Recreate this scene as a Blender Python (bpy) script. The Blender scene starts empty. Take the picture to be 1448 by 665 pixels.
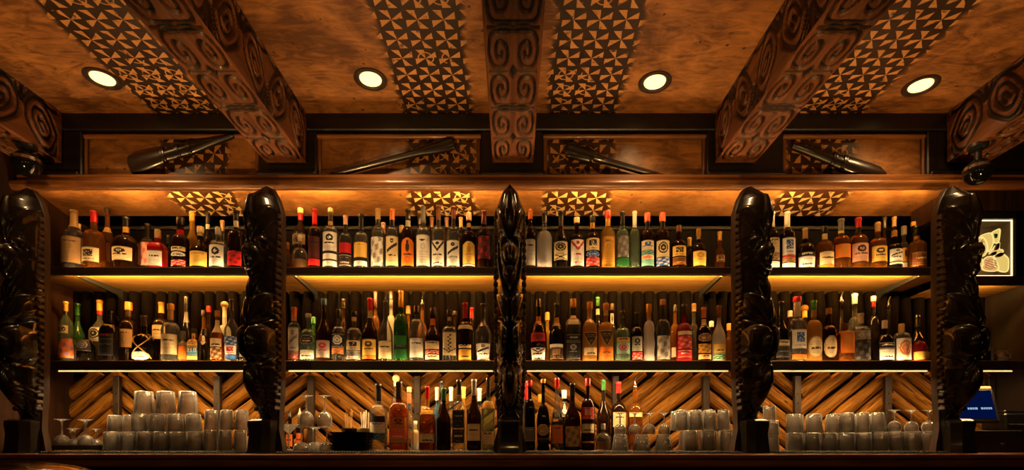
import bpy, math, random
import numpy as np
from mathutils import Vector, Matrix
random.seed(7)
SC = bpy.context.scene
COL = SC.collection
PI = math.pi
F, HX, HY, EYE = 740.0, 724.0, 625.0, 1.0      # focal length in pixels, principal column, horizon row, eye height

def wx(px, Y): return (px - HX) / F * Y
def wz(py, Y): return EYE + (HY - py) / F * Y

# ------------------------------------------------------------------ mesh helper
class MB:
    def __init__(s): s.v = []; s.f = []; s.c = []; s.uv = []; s.usec = False; s.useuv = False
    def add(s, vs, fs, col=None, uvs=None):
        o = len(s.v); s.v.extend([tuple(p) for p in vs])
        s.f.extend([tuple(i + o for i in f) for f in fs])
        if col is not None:
            s.usec = True
            if isinstance(col, tuple): s.c.extend([col] * len(fs))
            else: s.c.extend(col)
        else: s.c.extend([(0.5, 0.5, 0.5)] * len(fs))
        if uvs is not None: s.useuv = True; s.uv.extend(uvs)
        else: s.uv.extend([(0.0, 0.0)] * len(vs))
    def box(s, x0, x1, y0, y1, z0, z1, bev=0.0, col=None, M=None):
        if bev <= 0:
            vs = [(x, y, z) for z in (z0, z1) for y in (y0, y1) for x in (x0, x1)]
            fs = [(0, 2, 3, 1), (4, 5, 7, 6), (0, 1, 5, 4), (2, 6, 7, 3), (0, 4, 6, 2), (1, 3, 7, 5)]
        else:
            b = min(bev, (x1-x0)*.45, (y1-y0)*.45, (z1-z0)*.45)
            vs = []; idx = {}
            for sx in (0, 1):
                for sy in (0, 1):
                    for sz in (0, 1):
                        X = (x0, x1)[sx]; Y = (y0, y1)[sy]; Z = (z0, z1)[sz]
                        bx = b if sx == 0 else -b; by = b if sy == 0 else -b; bz = b if sz == 0 else -b
                        idx[(sx, sy, sz, 'x')] = len(vs); vs.append((X, Y+by, Z+bz))
                        idx[(sx, sy, sz, 'y')] = len(vs); vs.append((X+bx, Y, Z+bz))
                        idx[(sx, sy, sz, 'z')] = len(vs); vs.append((X+bx, Y+by, Z))
            g = lambda a, b_, c, k: idx[(a, b_, c, k)]
            fs = []
            fs.append((g(0,0,0,'x'), g(0,0,1,'x'), g(0,1,1,'x'), g(0,1,0,'x')))
            fs.append((g(1,0,0,'x'), g(1,1,0,'x'), g(1,1,1,'x'), g(1,0,1,'x')))
            fs.append((g(0,0,0,'y'), g(1,0,0,'y'), g(1,0,1,'y'), g(0,0,1,'y')))
            fs.append((g(0,1,0,'y'), g(0,1,1,'y'), g(1,1,1,'y'), g(1,1,0,'y')))
            fs.append((g(0,0,0,'z'), g(0,1,0,'z'), g(1,1,0,'z'), g(1,0,0,'z')))
            fs.append((g(0,0,1,'z'), g(1,0,1,'z'), g(1,1,1,'z'), g(0,1,1,'z')))
            for a in (0, 1):
                for b_ in (0, 1):
                    fs.append((g(0,a,b_,'y'), g(1,a,b_,'y'), g(1,a,b_,'z'), g(0,a,b_,'z')))
                    fs.append((g(a,0,b_,'x'), g(a,1,b_,'x'), g(a,1,b_,'z'), g(a,0,b_,'z')))
                    fs.append((g(a,b_,0,'x'), g(a,b_,1,'x'), g(a,b_,1,'y'), g(a,b_,0,'y')))
            for a in (0, 1):
                for b_ in (0, 1):
                    for c in (0, 1): fs.append((g(a,b_,c,'x'), g(a,b_,c,'y'), g(a,b_,c,'z')))
        if M is not None: vs = [M @ Vector(p) for p in vs]
        s.add(vs, fs, col)
    def lathe(s, prof, seg=24, M=None, nexp=2.0, flute=0, famp=0.0, col=None, cap0=True, cap1=True, sx=1.0, sy=1.0):
        """prof: list of (r, z); superellipse section when nexp > 2"""
        vs = []; fs = []; uv = []
        n = len(prof)
        L = [0.0]
        for i in range(1, n): L.append(L[-1] + math.hypot(prof[i][0]-prof[i-1][0], prof[i][1]-prof[i-1][1]))
        for i, (r, z) in enumerate(prof):
            for k in range(seg):
                a = 2*PI*k/seg; c, d = math.cos(a), math.sin(a)
                q = 1.0
                if nexp != 2.0: q = 1.0 / (abs(c)**nexp + abs(d)**nexp)**(1.0/nexp)
                if flute: q *= 1 + famp*math.cos(flute*a)
                vs.append((r*q*c*sx, r*q*d*sy, z)); uv.append((k/seg, L[i]))
        for i in range(n-1):
            for k in range(seg):
                k2 = (k+1) % seg
                fs.append((i*seg+k, i*seg+k2, (i+1)*seg+k2, (i+1)*seg+k))
        if cap0: fs.append(tuple(range(seg-1, -1, -1)))
        if cap1: fs.append(tuple((n-1)*seg + k for k in range(seg)))
        if M is not None: vs = [M @ Vector(p) for p in vs]
        s.add(vs, fs, col, uv)
    def tube(s, pts, rad, seg=8, col=None, closed=False):
        """sweep along points; rad scalar or list"""
        P = [Vector(p) for p in pts]; n = len(P)
        R = rad if isinstance(rad, (list, tuple)) else [rad]*n
        vs = []; fs = []; uv = []
        up = Vector((0, 0, 1)); prev = None; L = 0
        for i in range(n):
            if closed: t = (P[(i+1) % n] - P[i-1])
            else: t = (P[min(i+1, n-1)] - P[max(i-1, 0)])
            t = t.normalized() if t.length > 1e-9 else Vector((0, 0, 1))
            if prev is None:
                a = up if abs(t.z) < .9 else Vector((1, 0, 0))
                nn = t.cross(a).normalized()
            else:
                nn = (prev - t*prev.dot(t)); nn = nn.normalized() if nn.length > 1e-6 else t.orthogonal().normalized()
            prev = nn; bb = t.cross(nn)
            if i: L += (P[i]-P[i-1]).length
            for k in range(seg):
                a = 2*PI*k/seg
                vs.append(P[i] + (nn*math.cos(a) + bb*math.sin(a))*R[i]); uv.append((k/seg, L))
        m = n if closed else n-1
        for i in range(m):
            j = (i+1) % n
            for k in range(seg):
                k2 = (k+1) % seg
                fs.append((i*seg+k, i*seg+k2, j*seg+k2, j*seg+k))
        if not closed:
            fs.append(tuple(range(seg-1, -1, -1))); fs.append(tuple((n-1)*seg+k for k in range(seg)))
        s.add(vs, fs, col, uv)
    def prism(s, pts, y0, y1, bev=0.0, col=None, M=None):
        """outline in the xz plane extruded along y (front y0), the front rim eased by bev"""
        n = len(pts)
        cx = sum(p[0] for p in pts)/n; cz = sum(p[1] for p in pts)/n
        def ins(p, d):
            v = Vector((cx-p[0], cz-p[1])); l = v.length
            return (p[0]+v.x/l*d, p[1]+v.y/l*d) if l > 1e-6 else p
        rings = []
        if bev: rings.append(([ins(p, bev) for p in pts], y0)); rings.append((pts, y0+bev))
        else: rings.append((pts, y0))
        if bev: rings.append((pts, y1-bev)); rings.append(([ins(p, bev) for p in pts], y1))
        else: rings.append((pts, y1))
        vs = []; fs = []
        for r, y in rings: vs += [(p[0], y, p[1]) for p in r]
        for i in range(len(rings)-1):
            for k in range(n):
                k2 = (k+1) % n
                fs.append((i*n+k, i*n+k2, (i+1)*n+k2, (i+1)*n+k))
        fs.append(tuple(range(n-1, -1, -1))); fs.append(tuple((len(rings)-1)*n+k for k in range(n)))
        if M is not None: vs = [M @ Vector(p) for p in vs]
        s.add(vs, fs, col)
    def mesh(s, name, mat, smooth=True, angle=40):
        me = bpy.data.meshes.new(name)
        me.from_pydata(s.v, [], s.f); 
        if s.usec:
            at = me.color_attributes.new('col', 'FLOAT_COLOR', 'CORNER')
            arr = np.ones((len(me.loops), 4), dtype=np.float32); i = 0
            tot = np.array([len(f) for f in s.f]); cc = np.array(s.c, dtype=np.float32)
            arr[:, :3] = np.repeat(cc, tot, axis=0)
            at.data.foreach_set('color', arr.ravel())
        if s.useuv:
            l = me.uv_layers.new(name='UVMap'); idx = np.empty(len(me.loops), dtype=np.int32)
            me.loops.foreach_get('vertex_index', idx)
            l.data.foreach_set('uv', np.array(s.uv, dtype=np.float32)[idx].ravel())
        if mat: me.materials.append(mat)
        me.update()
        if smooth:
            me.shade_smooth()
            try: me.set_sharp_from_angle(angle=math.radians(angle))
            except Exception: pass
        return me
    def build(s, name, mat, parent=None, loc=(0, 0, 0), smooth=True, angle=40):
        return link(name, s.mesh(name, mat, smooth, angle), parent, loc)

def link(name, me, parent=None, loc=(0, 0, 0)):
    o = bpy.data.objects.new(name, me); COL.objects.link(o); o.location = loc
    if parent: o.parent = parent
    return o
def thing(name, label, cat, loc=(0, 0, 0), rz=0.0, group=None):
    o = bpy.data.objects.new(name, None); COL.objects.link(o); o.empty_display_size = .05
    o.location = loc; o.rotation_euler = (0, 0, rz)
    return tag(o, label, cat, group)
def tag(o, label, cat, group=None):
    o['label'] = label; o['category'] = cat
    if group: o['group'] = group
    return o
def struct(o): o['kind'] = 'structure'; return o
def copy_tree(o, parent=None):
    c = o.copy(); COL.objects.link(c)
    if parent: c.parent = parent
    for ch in list(o.children): copy_tree(ch, c)
    return c

# ------------------------------------------------------------------ materials
def lin(c):
    return tuple(((x/12.92) if x <= .04045 else ((x+.055)/1.055)**2.4) for x in c)
class NT:
    def __init__(s, name):
        s.m = bpy.data.materials.new(name); s.m.use_nodes = True; s.t = s.m.node_tree; s.t.nodes.clear()
        s.out = s.n('ShaderNodeOutputMaterial')
    def n(s, typ, **kw):
        nd = s.t.nodes.new(typ)
        for k, v in kw.items(): setattr(nd, k, v)
        return nd
    def l(s, a, b): s.t.links.new(a, b)
    def setin(s, sock, v):
        if hasattr(v, 'is_output') or hasattr(v, 'links'): s.l(v, sock)
        else: sock.default_value = v
    def math(s, op, a, b=0.0, c=0.0):
        nd = s.n('ShaderNodeMath', operation=op)
        for i, v in enumerate((a, b, c)): s.setin(nd.inputs[i], v)
        return nd.outputs[0]
    def mix(s, f, a, b):
        nd = s.n('ShaderNodeMix', data_type='RGBA')
        s.setin(nd.inputs[0], f); 
        s.setin(nd.inputs[6], a if not isinstance(a, tuple) else (*a[:3], 1)); s.setin(nd.inputs[7], b if not isinstance(b, tuple) else (*b[:3], 1))
        return nd.outputs[2]
    def noise(s, vec, scale, detail=4, rough=.55, dist=0.0):
        nd = s.n('ShaderNodeTexNoise'); nd.inputs['Scale'].default_value = scale; nd.inputs['Detail'].default_value = detail
        nd.inputs['Roughness'].default_value = rough; nd.inputs['Distortion'].default_value = dist
        if vec is not None: s.l(vec, nd.inputs['Vector'])
        return nd.outputs['Fac']
    def mapping(s, vec, scale=(1, 1, 1), loc=(0, 0, 0), rot=(0, 0, 0)):
        nd = s.n('ShaderNodeMapping'); s.l(vec, nd.inputs['Vector'])
        nd.inputs['Scale'].default_value = scale; nd.inputs['Location'].default_value = loc; nd.inputs['Rotation'].default_value = rot
        return nd.outputs[0]
    def smooth(s, v, a, b):
        nd = s.n('ShaderNodeMapRange', interpolation_type='SMOOTHSTEP'); s.setin(nd.inputs[0], v)
        nd.inputs[1].default_value = a; nd.inputs[2].default_value = b
        return nd.outputs[0]
    def pbr(s, col, rough=.5, metal=0.0, coat=0.0, bump=None, bstr=.3, bdist=.01, spec=None):
        p = s.n('ShaderNodeBsdfPrincipled')
        s.setin(p.inputs['Base Color'], col if not isinstance(col, tuple) else (*col[:3], 1))
        s.setin(p.inputs['Roughness'], rough); p.inputs['Metallic'].default_value = metal
        p.inputs['Coat Weight'].default_value = coat; p.inputs['Coat Roughness'].default_value = .12
        if spec is not None: p.inputs['Specular IOR Level'].default_value = spec
        if bump is not None:
            b = s.n('ShaderNodeBump'); b.inputs['Strength'].default_value = bstr; b.inputs['Distance'].default_value = bdist
            s.l(bump, b.inputs['Height']); s.l(b.outputs[0], p.inputs['Normal'])
        s.l(p.outputs[0], s.out.inputs[0]); return s.m

def plain(name, col, rough=.5, metal=0.0, coat=0.0, var=.25, scale=30.0):
    t = NT(name); g = t.n('ShaderNodeTexCoord').outputs['Object']
    n = t.noise(g, scale, 3)
    c = t.mix(n, tuple(x*(1-var) for x in col), tuple(min(1, x*(1+var)) for x in col))
    return t.pbr(c, rough, metal, coat)
def wood(name, c0, c1, rough=.45, axis=0, scale=1.0, coat=0.0, knots=False, bstr=.25, spec=None):
    t = NT(name); g = t.n('ShaderNodeTexCoord').outputs['Object']
    sc = [26*scale]*3; sc[axis] = 1.6*scale
    v = t.mapping(g, tuple(sc))
    n1 = t.noise(v, 1.0, 6, .6, 1.2)
    sc2 = [90*scale]*3; sc2[axis] = 3*scale
    n2 = t.noise(t.mapping(g, tuple(sc2)), 1.0, 3)
    n3 = t.noise(g, 2.3*scale, 3)
    f = t.smooth(t.math('ADD', t.math('MULTIPLY', n1, .6), t.math('ADD', t.math('MULTIPLY', n2, .25), t.math('MULTIPLY', n3, .25))), .38, .74)
    return t.pbr(t.mix(f, c0, c1), rough, 0, coat, n1, bstr, .004, spec)
def wood_uv(name, c0, c1, rough=.45, coat=0.0, spec=None):
    """grain along V of the UV map (metres), around U"""
    t = NT(name); u = t.n('ShaderNodeTexCoord').outputs['UV']
    n1 = t.noise(t.mapping(u, (9, 3.2, 1)), 1.0, 6, .62, 1.6)
    n2 = t.noise(t.mapping(u, (60, 5, 1)), 1.0, 3)
    vor = t.n('ShaderNodeTexVoronoi'); t.l(t.mapping(u, (5, 6, 1)), vor.inputs['Vector']); vor.inputs['Scale'].default_value = 1.0
    knot = t.smooth(vor.outputs['Distance'], .05, .13)
    f = t.smooth(t.math('ADD', t.math('MULTIPLY', n1, .75), t.math('MULTIPLY', n2, .35)), .36, .74)
    c = t.mix(f, c0, c1)
    c = t.mix(knot, tuple(x*.25 for x in c0), c)
    return t.pbr(c, rough, 0, coat, n1, .35, .006, spec)
def attr_mat(name, rough=.55, coat=0.0, spec=None, mul=None):
    t = NT(name); a = t.n('ShaderNodeAttribute'); a.attribute_name = 'col'
    c = a.outputs['Color']
    if mul:
        g = t.n('ShaderNodeTexCoord').outputs['Object']
        n = t.noise(t.mapping(g, mul), 1.0, 5, .6, .8)
        k = t.smooth(n, .3, .72)
        nd = t.n('ShaderNodeMix', data_type='RGBA', blend_type='MULTIPLY'); nd.inputs[0].default_value = 1.0
        t.l(c, nd.inputs[6]); t.l(t.mix(k, (.42, .38, .36), (1, 1, 1)), nd.inputs[7]); c = nd.outputs[2]
        return t.pbr(c, rough, 0, coat, n, .3, .003, spec)
    return t.pbr(c, rough, 0, coat, None, spec=spec)
def emit(name, col, st):
    t = NT(name); e = t.n('ShaderNodeEmission'); e.inputs[0].default_value = (*col, 1); e.inputs[1].default_value = st
    t.l(e.outputs[0], t.out.inputs[0]); return t.m
def glass(name, tint, scat=(0, 0, 0), amt=0.0, rough=.04):
    """bottle glass: clear tinted wall with surface reflection, and the part of the light the contents scatter"""
    t = NT(name)
    tr = t.n('ShaderNodeBsdfTransparent'); tr.inputs[0].default_value = (*tint, 1)
    gl = t.n('ShaderNodeBsdfGlossy'); gl.inputs['Roughness'].default_value = rough; gl.inputs[0].default_value = (1, 1, 1, 1)
    df = t.n('ShaderNodeBsdfDiffuse'); df.inputs[0].default_value = (*scat, 1)
    tl = t.n('ShaderNodeBsdfTranslucent'); tl.inputs[0].default_value = (*scat, 1)
    m0 = t.n('ShaderNodeMixShader'); m0.inputs[0].default_value = .5; t.l(df.outputs[0], m0.inputs[1]); t.l(tl.outputs[0], m0.inputs[2])
    m1 = t.n('ShaderNodeMixShader'); m1.inputs[0].default_value = amt; t.l(tr.outputs[0], m1.inputs[1]); t.l(m0.outputs[0], m1.inputs[2])
    fr = t.n('ShaderNodeLayerWeight'); fr.inputs['Blend'].default_value = .28
    fac = t.math('MULTIPLY', fr.outputs['Fresnel'], .85)
    m2 = t.n('ShaderNodeMixShader'); t.l(fac, m2.inputs[0]); t.l(m1.outputs[0], m2.inputs[1]); t.l(gl.outputs[0], m2.inputs[2])
    t.l(m2.outputs[0], t.out.inputs[0]); return t.m
def real_glass(name, col=(1, 1, 1), ior=1.47, rough=0.0):
    t = NT(name); g = t.n('ShaderNodeBsdfGlass'); g.inputs['Color'].default_value = (*col, 1); g.inputs['IOR'].default_value = ior
    g.inputs['Roughness'].default_value = rough
    t.l(g.outputs[0], t.out.inputs[0]); return t.m

STRIPS = (-1.84, -.42, .39, 1.79)
def tapa(name, ax2, lo, hi, pale, dark, rough=.42, cell=.116):
    """beaten bark cloth: mottled bronze ground with dark stencilled strips of pinwheels; ax2 is the axis that runs along a strip"""
    t = NT(name); g = t.n('ShaderNodeTexCoord').outputs['Object']
    sp = t.n('ShaderNodeSeparateXYZ'); t.l(g, sp.inputs[0])
    x = sp.outputs[0]; y = sp.outputs[ax2]
    n_edge = t.noise(g, 7.0, 4, .6)
    inside = None; cen = None
    for c in STRIPS:
        d = t.math('ABSOLUTE', t.math('SUBTRACT', x, c))
        m = t.math('LESS_THAN', d, .34)
        k = t.math('MULTIPLY', m, t.math('SUBTRACT', x, c))
        cen = k if cen is None else t.math('ADD', cen, k)
        inside = m if inside is None else t.math('ADD', inside, m)
    half = t.math('ADD', .15, t.math('MULTIPLY', n_edge, .12))
    inm = t.math('MULTIPLY', inside, t.smooth(t.math('SUBTRACT', half, t.math('ABSOLUTE', cen)), -.012, .03))
    wob = t.math('MULTIPLY', t.math('SUBTRACT', t.noise(g, 18.0, 2), .5), .16)
    p = t.math('SUBTRACT', t.math('MULTIPLY', t.math('FRACT', t.math('ADD', t.math('DIVIDE', cen, cell), .5)), 2.0), 1.0)
    q = t.math('SUBTRACT', t.math('MULTIPLY', t.math('FRACT', t.math('ADD', t.math('DIVIDE', y, cell), .5)), 2.0), 1.0)
    p = t.math('ADD', p, wob); q = t.math('SUBTRACT', q, wob)
    ang = t.math('ADD', t.math('DIVIDE', t.math('ARCTAN2', q, p), PI/4), 8.0)
    sect = t.math('MODULO', t.math('FLOOR', ang), 2.0)
    fr = t.math('FRACT', ang)
    ray = t.math('MULTIPLY', t.math('GREATER_THAN', fr, .13), t.math('LESS_THAN', fr, .90))
    box = t.math('LESS_THAN', t.math('MAXIMUM', t.math('ABSOLUTE', p), t.math('ABSOLUTE', q)), .90)
    tri = t.math('MULTIPLY', sect, t.math('MULTIPLY', ray, box))
    # petals: thin lens shapes on the diagonals of every second cell
    petal = t.math('LESS_THAN', t.math('ABSOLUTE', t.math('SUBTRACT', t.math('LENGTH' if False else 'SQRT', t.math('ADD', t.math('MULTIPLY', p, p), t.math('MULTIPLY', q, q))), .62)), .05)
    sel = t.math('GREATER_THAN', t.noise(t.mapping(g, (3.3, 3.3, 3.3)), 1.0, 0), .56)
    light = t.math('MAXIMUM', tri, t.math('MULTIPLY', petal, sel))
    wear = t.smooth(t.noise(g, 26.0, 4, .65), .3, .46)
    light = t.math('MULTIPLY', light, wear)
    n1 = t.noise(g, 2.2, 6, .62, 1.2); n2 = t.noise(t.mapping(g, (3, 9, 9)), 2.0, 5, .6, 2.0)
    ground = t.mix(t.smooth(t.math('ADD', t.math('MULTIPLY', n1, .6), t.math('MULTIPLY', n2, .4)), .36, .66), lo, hi)
    vor = t.n('ShaderNodeTexVoronoi'); t.l(g, vor.inputs['Vector']); vor.inputs['Scale'].default_value = 11.0
    spots = t.math('MULTIPLY', t.math('LESS_THAN', vor.outputs['Distance'], .085), t.math('GREATER_THAN', t.noise(g, 3.1, 2), .5))
    ground = t.mix(t.math('MULTIPLY', spots, .8), ground, tuple(v*.2 for v in lo))
    pat = t.mix(light, dark, pale)
    return t.pbr(t.mix(inm, ground, pat), rough, 0, .15, n2, .25, .004)

M = {}
M['ceiling'] = tapa('bark_cloth_ceiling', 1, lin((.36, .22, .11)), lin((.74, .50, .27)), lin((.80, .58, .34)), lin((.17, .095, .05)))
M['frieze'] = tapa('bark_cloth_frieze', 2, lin((.36, .22, .10)), lin((.66, .44, .22)), lin((.72, .50, .26)), lin((.20, .11, .055)))
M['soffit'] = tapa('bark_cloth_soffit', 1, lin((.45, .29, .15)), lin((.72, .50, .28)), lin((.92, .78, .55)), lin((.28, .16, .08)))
M['dark_wood'] = wood('dark_wood', lin((.085, .05, .03)), lin((.17, .10, .06)), .42, 0)
M['black_wood'] = wood('black_wood', lin((.05, .032, .024)), lin((.10, .062, .042)), .38, 0)
M['black_wood_v'] = wood('black_wood_upright', lin((.02, .011, .007)), lin((.05, .028, .017)), .7, 2, spec=.08)
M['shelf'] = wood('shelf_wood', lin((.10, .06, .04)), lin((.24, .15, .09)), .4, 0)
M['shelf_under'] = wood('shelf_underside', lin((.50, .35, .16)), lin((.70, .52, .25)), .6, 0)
M['counter'] = wood('counter_wood', lin((.26, .14, .075)), lin((.55, .33, .18)), .34, 0, coat=.3)
M['side_wall'] = wood('side_wall_wood', lin((.11, .06, .032)), lin((.25, .145, .075)), .6, 2, spec=.2)
M['niche_wall'] = wood('niche_bay_wood', lin((.05, .028, .016)), lin((.13, .075, .04)), .6, 2)
M['bamboo'] = wood('bamboo_pole', lin((.36, .21, .10)), lin((.60, .38, .18)), .35, 0, coat=.2)
M['bamboo_v'] = wood('bamboo_pole_upright', lin((.30, .17, .08)), lin((.52, .32, .15)), .35, 2, coat=.2)
M['log'] = wood_uv('log_wood', lin((.15, .07, .02)), lin((.68, .46, .15)), .6, 0, .15)
M['log_v'] = wood_uv('dark_log_wood', lin((.008, .004, .002)), lin((.036, .017, .007)), .85, 0, .03)
M['post'] = plain('rust_steel', lin((.20, .15, .11)), .5, .3)
M['totem'] = None
M['beam'] = attr_mat('carved_beam_wood', .48, .1, mul=(30, 2.2, 30))
M['label'] = attr_mat('printed_label', .5)
M['cap'] = attr_mat('painted_cap', .3, .3)
M['prop'] = attr_mat('painted_prop', .35, .2)
M['gloss'] = plain('black_gloss', (.004, .004, .004), .08)
M['led'] = emit('led_strip', (1.0, .52, .12), 2000)
M['led_line'] = emit('led_diffuser', (1.0, .47, .18), 1.55)
M['led_low'] = emit('led_strip_low', (1.0, .60, .24), 190)
M['led_label'] = emit('led_strip_warm_white', (1.0, .63, .28), 215)
M['led_soffit'] = emit('led_strip_soffit', (1.0, .54, .15), 3000)
M['rubber'] = plain('bar_mat_rubber', (.012, .011, .010), .6)
M['black'] = plain('black_plastic', (.010, .010, .011), .35)
M['chrome'] = plain('chrome', (.75, .72, .68), .18, 1.0)
M['brass'] = plain('brass', (.72, .43, .13), .14, 1.0, .2, var=.08)
t = NT('glassware')
tr0 = t.n('ShaderNodeBsdfTransparent'); tr0.inputs[0].default_value = (.95, .95, .94, 1)
rf = t.n('ShaderNodeBsdfRefraction'); rf.inputs['IOR'].default_value = 1.42; rf.inputs['Roughness'].default_value = .02
tr = t.n('ShaderNodeMixShader'); tr.inputs[0].default_value = .5; t.l(tr0.outputs[0], tr.inputs[1]); t.l(rf.outputs[0], tr.inputs[2])
gl = t.n('ShaderNodeBsdfGlossy'); gl.inputs['Roughness'].default_value = .06
bp = t.n('ShaderNodeBump'); bp.inputs['Strength'].default_value = .5; bp.inputs['Distance'].default_value = .004
g = t.n('ShaderNodeTexCoord').outputs['Object']; t.l(t.noise(t.mapping(g, (120, 120, 9)), 1.0, 2), bp.inputs['Height']); t.l(bp.outputs[0], gl.inputs['Normal'])
df = t.n('ShaderNodeBsdfDiffuse'); df.inputs[0].default_value = (.95, .94, .92, 1); tl = t.n('ShaderNodeBsdfTranslucent'); tl.inputs[0].default_value = (.95, .94, .92, 1)
m0 = t.n('ShaderNodeMixShader'); m0.inputs[0].default_value = .5; t.l(df.outputs[0], m0.inputs[1]); t.l(tl.outputs[0], m0.inputs[2])
lw = t.n('ShaderNodeLayerWeight'); lw.inputs['Blend'].default_value = .45; t.l(bp.outputs[0], lw.inputs['Normal'])
fac = t.math('ADD', .17, t.math('MULTIPLY', t.math('POWER', lw.outputs['Facing'], 3.0), .9))   # white haze mixed in to brighten the glass, most along its edges
m1 = t.n('ShaderNodeMixShader'); t.l(fac, m1.inputs[0]); t.l(tr.outputs[0], m1.inputs[1]); t.l(m0.outputs[0], m1.inputs[2])
m2 = t.n('ShaderNodeMixShader'); t.l(t.math('MULTIPLY', lw.outputs['Fresnel'], .8), m2.inputs[0]); t.l(m1.outputs[0], m2.inputs[1]); t.l(gl.outputs[0], m2.inputs[2])
t.l(m2.outputs[0], t.out.inputs[0]); M['glassware'] = t.m
M['club'] = wood('club_wood', lin((.075, .05, .04)), lin((.15, .10, .07)), .3, 0, coat=.5)
t = NT('ebony_carving'); g = t.n('ShaderNodeTexCoord').outputs['Object']
M['totem'] = t.pbr(t.mix(t.noise(t.mapping(g, (40, 40, 4)), 1.0, 4), (.002, .0012, .0007), (.008, .004, .0018)), .26, 0, .6, t.noise(g, 60.0, 2), .04, .002, .25)
[n for n in M['totem'].node_tree.nodes if n.type == 'BSDF_PRINCIPLED'][0].inputs['Coat Roughness'].default_value = .06
t = NT('carving_edge'); g = t.n('ShaderNodeTexCoord').outputs['Object']
M['totem_edge'] = t.pbr(t.mix(t.noise(t.mapping(g, (40, 40, 6)), 1.0, 4), (.012, .005, .002), (.045, .019, .006)), .5, 0, .0, spec=.25)

GL = {
 'clr': glass('clear_glass', (.90, .92, .88), (.75, .72, .66), .05),
 'clf': glass('clear_spirit', (.84, .84, .78), (.80, .76, .68), .08),
 'amb': glass('amber_spirit', (.62, .26, .05), (.62, .24, .035), .22),
 'gld': glass('golden_spirit', (.86, .55, .14), (.80, .46, .09), .40),
 'drk': glass('dark_brown_glass', (.17, .06, .018), (.06, .022, .008), .30),
 'blk': glass('black_glass', (.03, .022, .018), (.018, .013, .010), .55),
 'grn': glass('green_glass', (.16, .42, .12), (.10, .32, .08), .30),
 'pgr': glass('pale_green_glass', (.66, .82, .62), (.45, .60, .42), .22),
 'red': glass('red_glass', (.66, .05, .03), (.62, .035, .03), .42),
 'fro': glass('frosted_glass', (.86, .83, .78), (.82, .78, .72), .62, .25),
 'blu': glass('blue_glass', (.30, .55, .75), (.12, .38, .60), .30),
 'gry': glass('smoked_glass', (.55, .53, .48), (.35, .33, .30), .12),
}
PAL = {k: lin(v) for k, v in {
 'W': (.95, .92, .86), 'C': (.92, .82, .62), 'Y': (.93, .76, .36), 'O': (.90, .48, .14), 'R': (.75, .08, .08), 'B': (.16, .36, .66),
 'K': (.06, .05, .05), 'G': (.12, .42, .16), 'T': (.72, .57, .36), 'S': (.68, .65, .60), 'D': (.16, .09, .05), 'N': (.42, .24, .11),
 'P': (.88, .66, .56), 'L': (.45, .68, .62), 'V': (.30, .09, .07), 'A': (.80, .58, .20), 'Q': (.10, .13, .24), 'U': (.95, .40, .28), 'M': (.42, .40, .38)}.items()}
# ------------------------------------------------------------------ room shell
CEIL = EYE + 1.872; XL, XR = -2.80, 3.02
def board(name, x0, x1, y0, y1, z0, z1, mat, bev=.004, st=True):
    m = MB(); m.box(x0, x1, y0, y1, z0, z1, bev); o = m.build(name, mat, smooth=False)
    if st: struct(o)
    return o
board('floor', XL-.1, XR+.1, -2.6, 3.5, -.06, 0, M['dark_wood'], 0)
board('ceiling', XL-.1, XR+.1, -2.6, 3.1, CEIL, CEIL+.05, M['ceiling'], 0)
board('wall_left', XL-.1, XL, -2.6, 3.5, 0, CEIL, M['side_wall'], 0)
board('wall_right', XR, XR+.1, -2.6, 3.5, 0, CEIL, M['niche_wall'], 0)
board('wall_front', XL-.1, XR+.1, -2.7, -2.6, 0, CEIL, M['side_wall'], 0)
board('wall_back', XL-.1, XR+.1, 3.47, 3.57, 0, 2.60, M['black_wood_v'], 0)
# bark-cloth frieze above the shelves, and the soffit it stands on
board('wall_back_frieze', XL, XR, 3.03, 3.10, 2.512, CEIL, M['frieze'], 0)
m = MB(); m.add([(XL, 2.965, 2.497), (XR, 2.965, 2.497), (XR, 3.30, 2.424), (XL, 3.30, 2.424), (XL, 2.965, 2.512), (XR, 2.965, 2.512), (XR, 3.30, 2.512), (XL, 3.30, 2.512)],
    [(0, 3, 2, 1), (4, 5, 6, 7), (0, 1, 5, 4), (2, 3, 7, 6), (1, 2, 6, 5), (0, 4, 7, 3)]); struct(m.build('ceiling_soffit', M['soffit'], smooth=False))
board('ceiling_recess', XL, XR, 3.30, 3.47, 2.50, 2.512, M['black_wood_v'], 0)
board('trim_1', XL, XR, 2.975, 3.03, EYE+1.775, CEIL, M['black_wood'], .006)      # dark header under the ceiling
# dark frames behind each beam end, the pale half-round rails of the panels
POSTX = []
frames = [(-2.80, 115), (365, 447), (680, 768), (1000, 1108), (1312, 1500)]
for i, (a, b) in enumerate(frames):
    Y = 2.985
    x0 = a if a < 0 else wx(a, Y); x1 = min(wx(b, Y), XR)
    board('trim_%d' % (10+i), x0, x1, Y, 3.03, 2.5125, 2.775, M['black_wood'], .006)
    board('trim_%d' % (20+i), x0, x1, Y-.03, 3.02, 2.5125, 2.53, M['black_wood'], .004)
def pole(name, p0, p1, r, mat, knots=(), ph=0.0):
    """a bamboo pole with raised joints"""
    m = MB(); P0, P1 = Vector(p0), Vector(p1); L = (P1-P0).length; n = max(8, int(L/.02))
    pts = []; rad = []
    for i in range(n+1):
        s_ = i/n*L
        k = min([abs(s_-q) for q in knots] or [9])
        rad.append(r*(1 + .09*math.exp(-(k/.010)**2) - .05*math.exp(-((k-.022)/.008)**2) + .015*math.sin(s_*7+ph)))
        pts.append(P0.lerp(P1, i/n))
    m.tube(pts, rad, 14); return m.build(name, mat)
k = [.35, .82, 1.21, 1.73, 2.1, 2.62, 3.0, 3.46, 3.9, 4.4, 4.85, 5.3]
struct(pole('trim_30', (XL, 2.938, 2.441), (XR, 2.938, 2.441), .028, M['bamboo'], k))
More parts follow.
